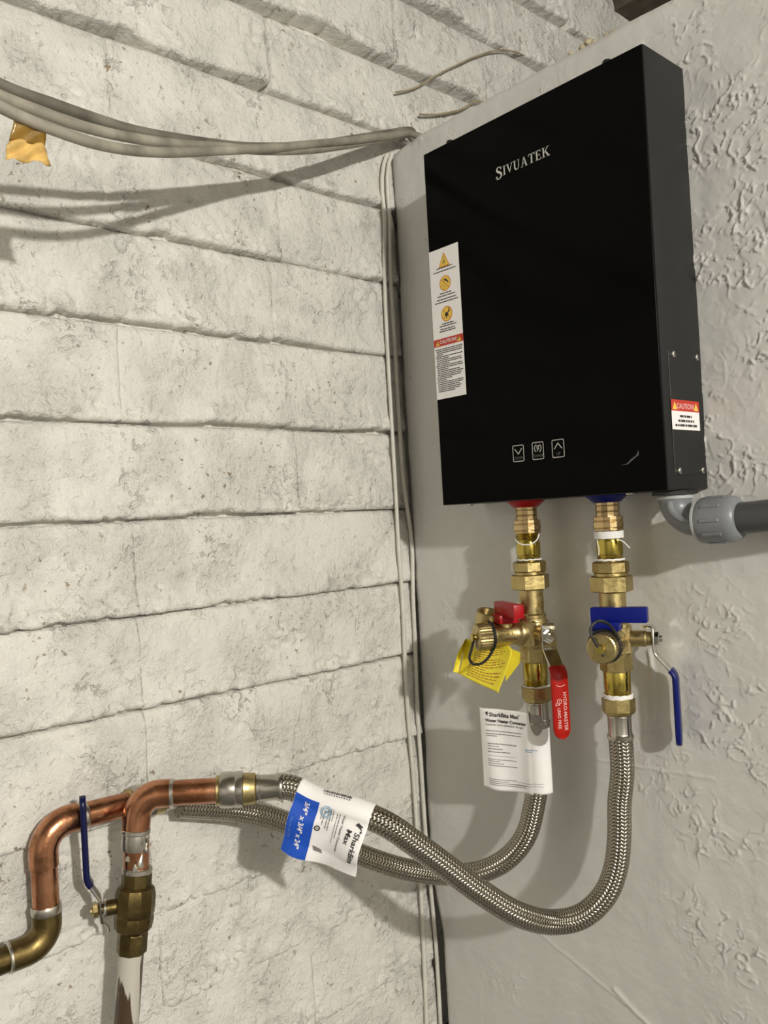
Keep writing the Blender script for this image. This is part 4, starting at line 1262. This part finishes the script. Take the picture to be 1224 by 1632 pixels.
# piece of brown tape folded over the lowest cable
tp = thing('packing_tape', (0.2050, -0.6579, 0.3532), 'torn scrap of brown packing tape hanging from the lowest cable', 'tape')
def patch(a, b, c, d, n=10, m=10, amp=.002, sd=1, rag=0.0):
    a, b, c, d = map(Vector, (a, b, c, d))
    rr = random.Random(sd)
    rg = [rr.uniform(0, rag) for _ in range(n+1)]
    V = []
    for j in range(m+1):
        for i in range(n+1):
            p = a.lerp(b, i/n).lerp(d.lerp(c, i/n), j/m*(1-rg[i]))
            V.append(tuple(p+Vector((1, -.6, 0))*amp*math.sin(i*1.1+j*.8+sd)+Vector((1, -.6, 0))*rr.uniform(-.2, .2)*amp))
    return V, [f[::-1] for f in grid_faces(n+1, m+1)]
for nm, g, m in (('glossy_strip', patch((0.2220, -0.6738, 0.3724), (0.2140, -0.6434, 0.3719), (0.2080, -0.6433, 0.3546), (0.2140, -0.6778, 0.3486), amp=.0008, sd=1), 'tape_brown'),
                 ('torn_layer', patch((0.2150, -0.6787, 0.3498), (0.2090, -0.6448, 0.3551), (0.2060, -0.6377, 0.3353), (0.2120, -0.6825, 0.3304), amp=.0022, sd=4, rag=.22), 'tape_tan')):
    o = build(nm, g, M[m], tp, angle=None)
    md = o.modifiers.new('thickness', 'SOLIDIFY'); md.thickness = .0005; md.offset = 0

# painted wires dropping down the corner
LW = [(0.0120, -0.0130, 0.5758), (0.0100, -0.0204, 0.5624), (0.0100, -0.0284, 0.5107), (0.0080, -0.0221, 0.4862), (0.0090, -0.0297, 0.3970), (0.0090, -0.0329, 0.2675), (0.0090, -0.0328, 0.1124), (0.0090, -0.0325, 0.0352), (0.0090, -0.0333, -0.0570), (0.0090, -0.0310, -0.1655), (0.0090, -0.0332, -0.2362), (0.0090, -0.0323, -0.3499), (0.0080, -0.0278, -0.4312), (0.0080, -0.0266, -0.4969), (0.0080, -0.0254, -0.6161), (0.0080, -0.0264, -0.6840), (0.0080, -0.0274, -0.7577), (0.0080, -0.0295, -0.8255), (.008, -.031, -1.0), (.008, -.03, FLOOR+.002)]
RW = [(0.0140, -0.0034, 0.5796), (0.0130, -0.0134, 0.5631), (0.0120, -0.0177, 0.5124), (0.0120, -0.0156, 0.4863), (0.0120, -0.0207, 0.3815), (0.0120, -0.0195, 0.2525), (0.0120, -0.0190, 0.1124), (0.0120, -0.0177, 0.0444), (0.0090, -0.0032, -0.0559), (0.0090, -0.0073, -0.1372), (0.0090, -0.0089, -0.2307), (0.0090, -0.0119, -0.3232), (0.0090, -0.0102, -0.4354), (0.0090, -0.0092, -0.5253), (0.0090, -0.0040, -0.6231), (0.0090, 0.0001, -0.7082), (0.0100, -0.0004, -0.8376), (.010, -.002, -1.0), (.010, -.004, FLOOR+.002)]
line('painted_wire', LW, .0033, 'wire', 'white painted wire stapled down the corner, the left one of the pair', 'wire', 'painted wires in the corner', step=.02, n=1)
line('painted_wire', RW, .0033, 'wire', 'white painted wire stapled down the corner, the right one beside the gap', 'wire', 'painted wires in the corner', step=.02, n=1)
line('thin_wire', [(0.0100, 0.0168, 0.6870), (0.0080, 0.0591, 0.7059), (0.0090, 0.0977, 0.7335), (0.0110, 0.1636, 0.7771), (0.0120, 0.2417, 0.8244), (0.0100, 0.3054, 0.8542), (0.0060, 0.3543, 0.8670), (-0.0040, 0.3928, 0.8769)], .0016, 'thin_wire', 'long thin bent wire end springing out above the partition', 'wire', 'loose wire ends above the partition', step=.01, seg=8)
line('thin_wire', [(0.0100, 0.0703, 0.6652), (0.0090, 0.1038, 0.6746), (0.0100, 0.1430, 0.6886), (0.0100, 0.1852, 0.7085), (0.0100, 0.2296, 0.7363), (.012, .33, .64)], .0020, 'thin_wire', 'short thin wire end poking up just behind the partition top', 'wire', 'loose wire ends above the partition', step=.01, seg=8)

# dried foam oozing over the partition top
def foam():
    rr = random.Random(21)
    gs = []
    for k in range(16):
        x = .345+.0055*k+rr.uniform(-.002, .002); r = rr.uniform(.0035, .007)
        c = Matrix.Translation((x, .012+rr.uniform(-.004, .01), WT+.004+rr.uniform(-.003, .003)))
        gs.append(xf(lathe([(r*math.sin(math.pi*(j+.3)/7.6), -r*.8*math.cos(math.pi*(j+.3)/7.6)) for j in range(8)], 12), c))
    return join(*gs)
setp(build('foam_crust', foam(), M['foam'], loc=(.39, .012, WT)), 'crust of yellowed dried foam along the top edge of the partition', 'foam')
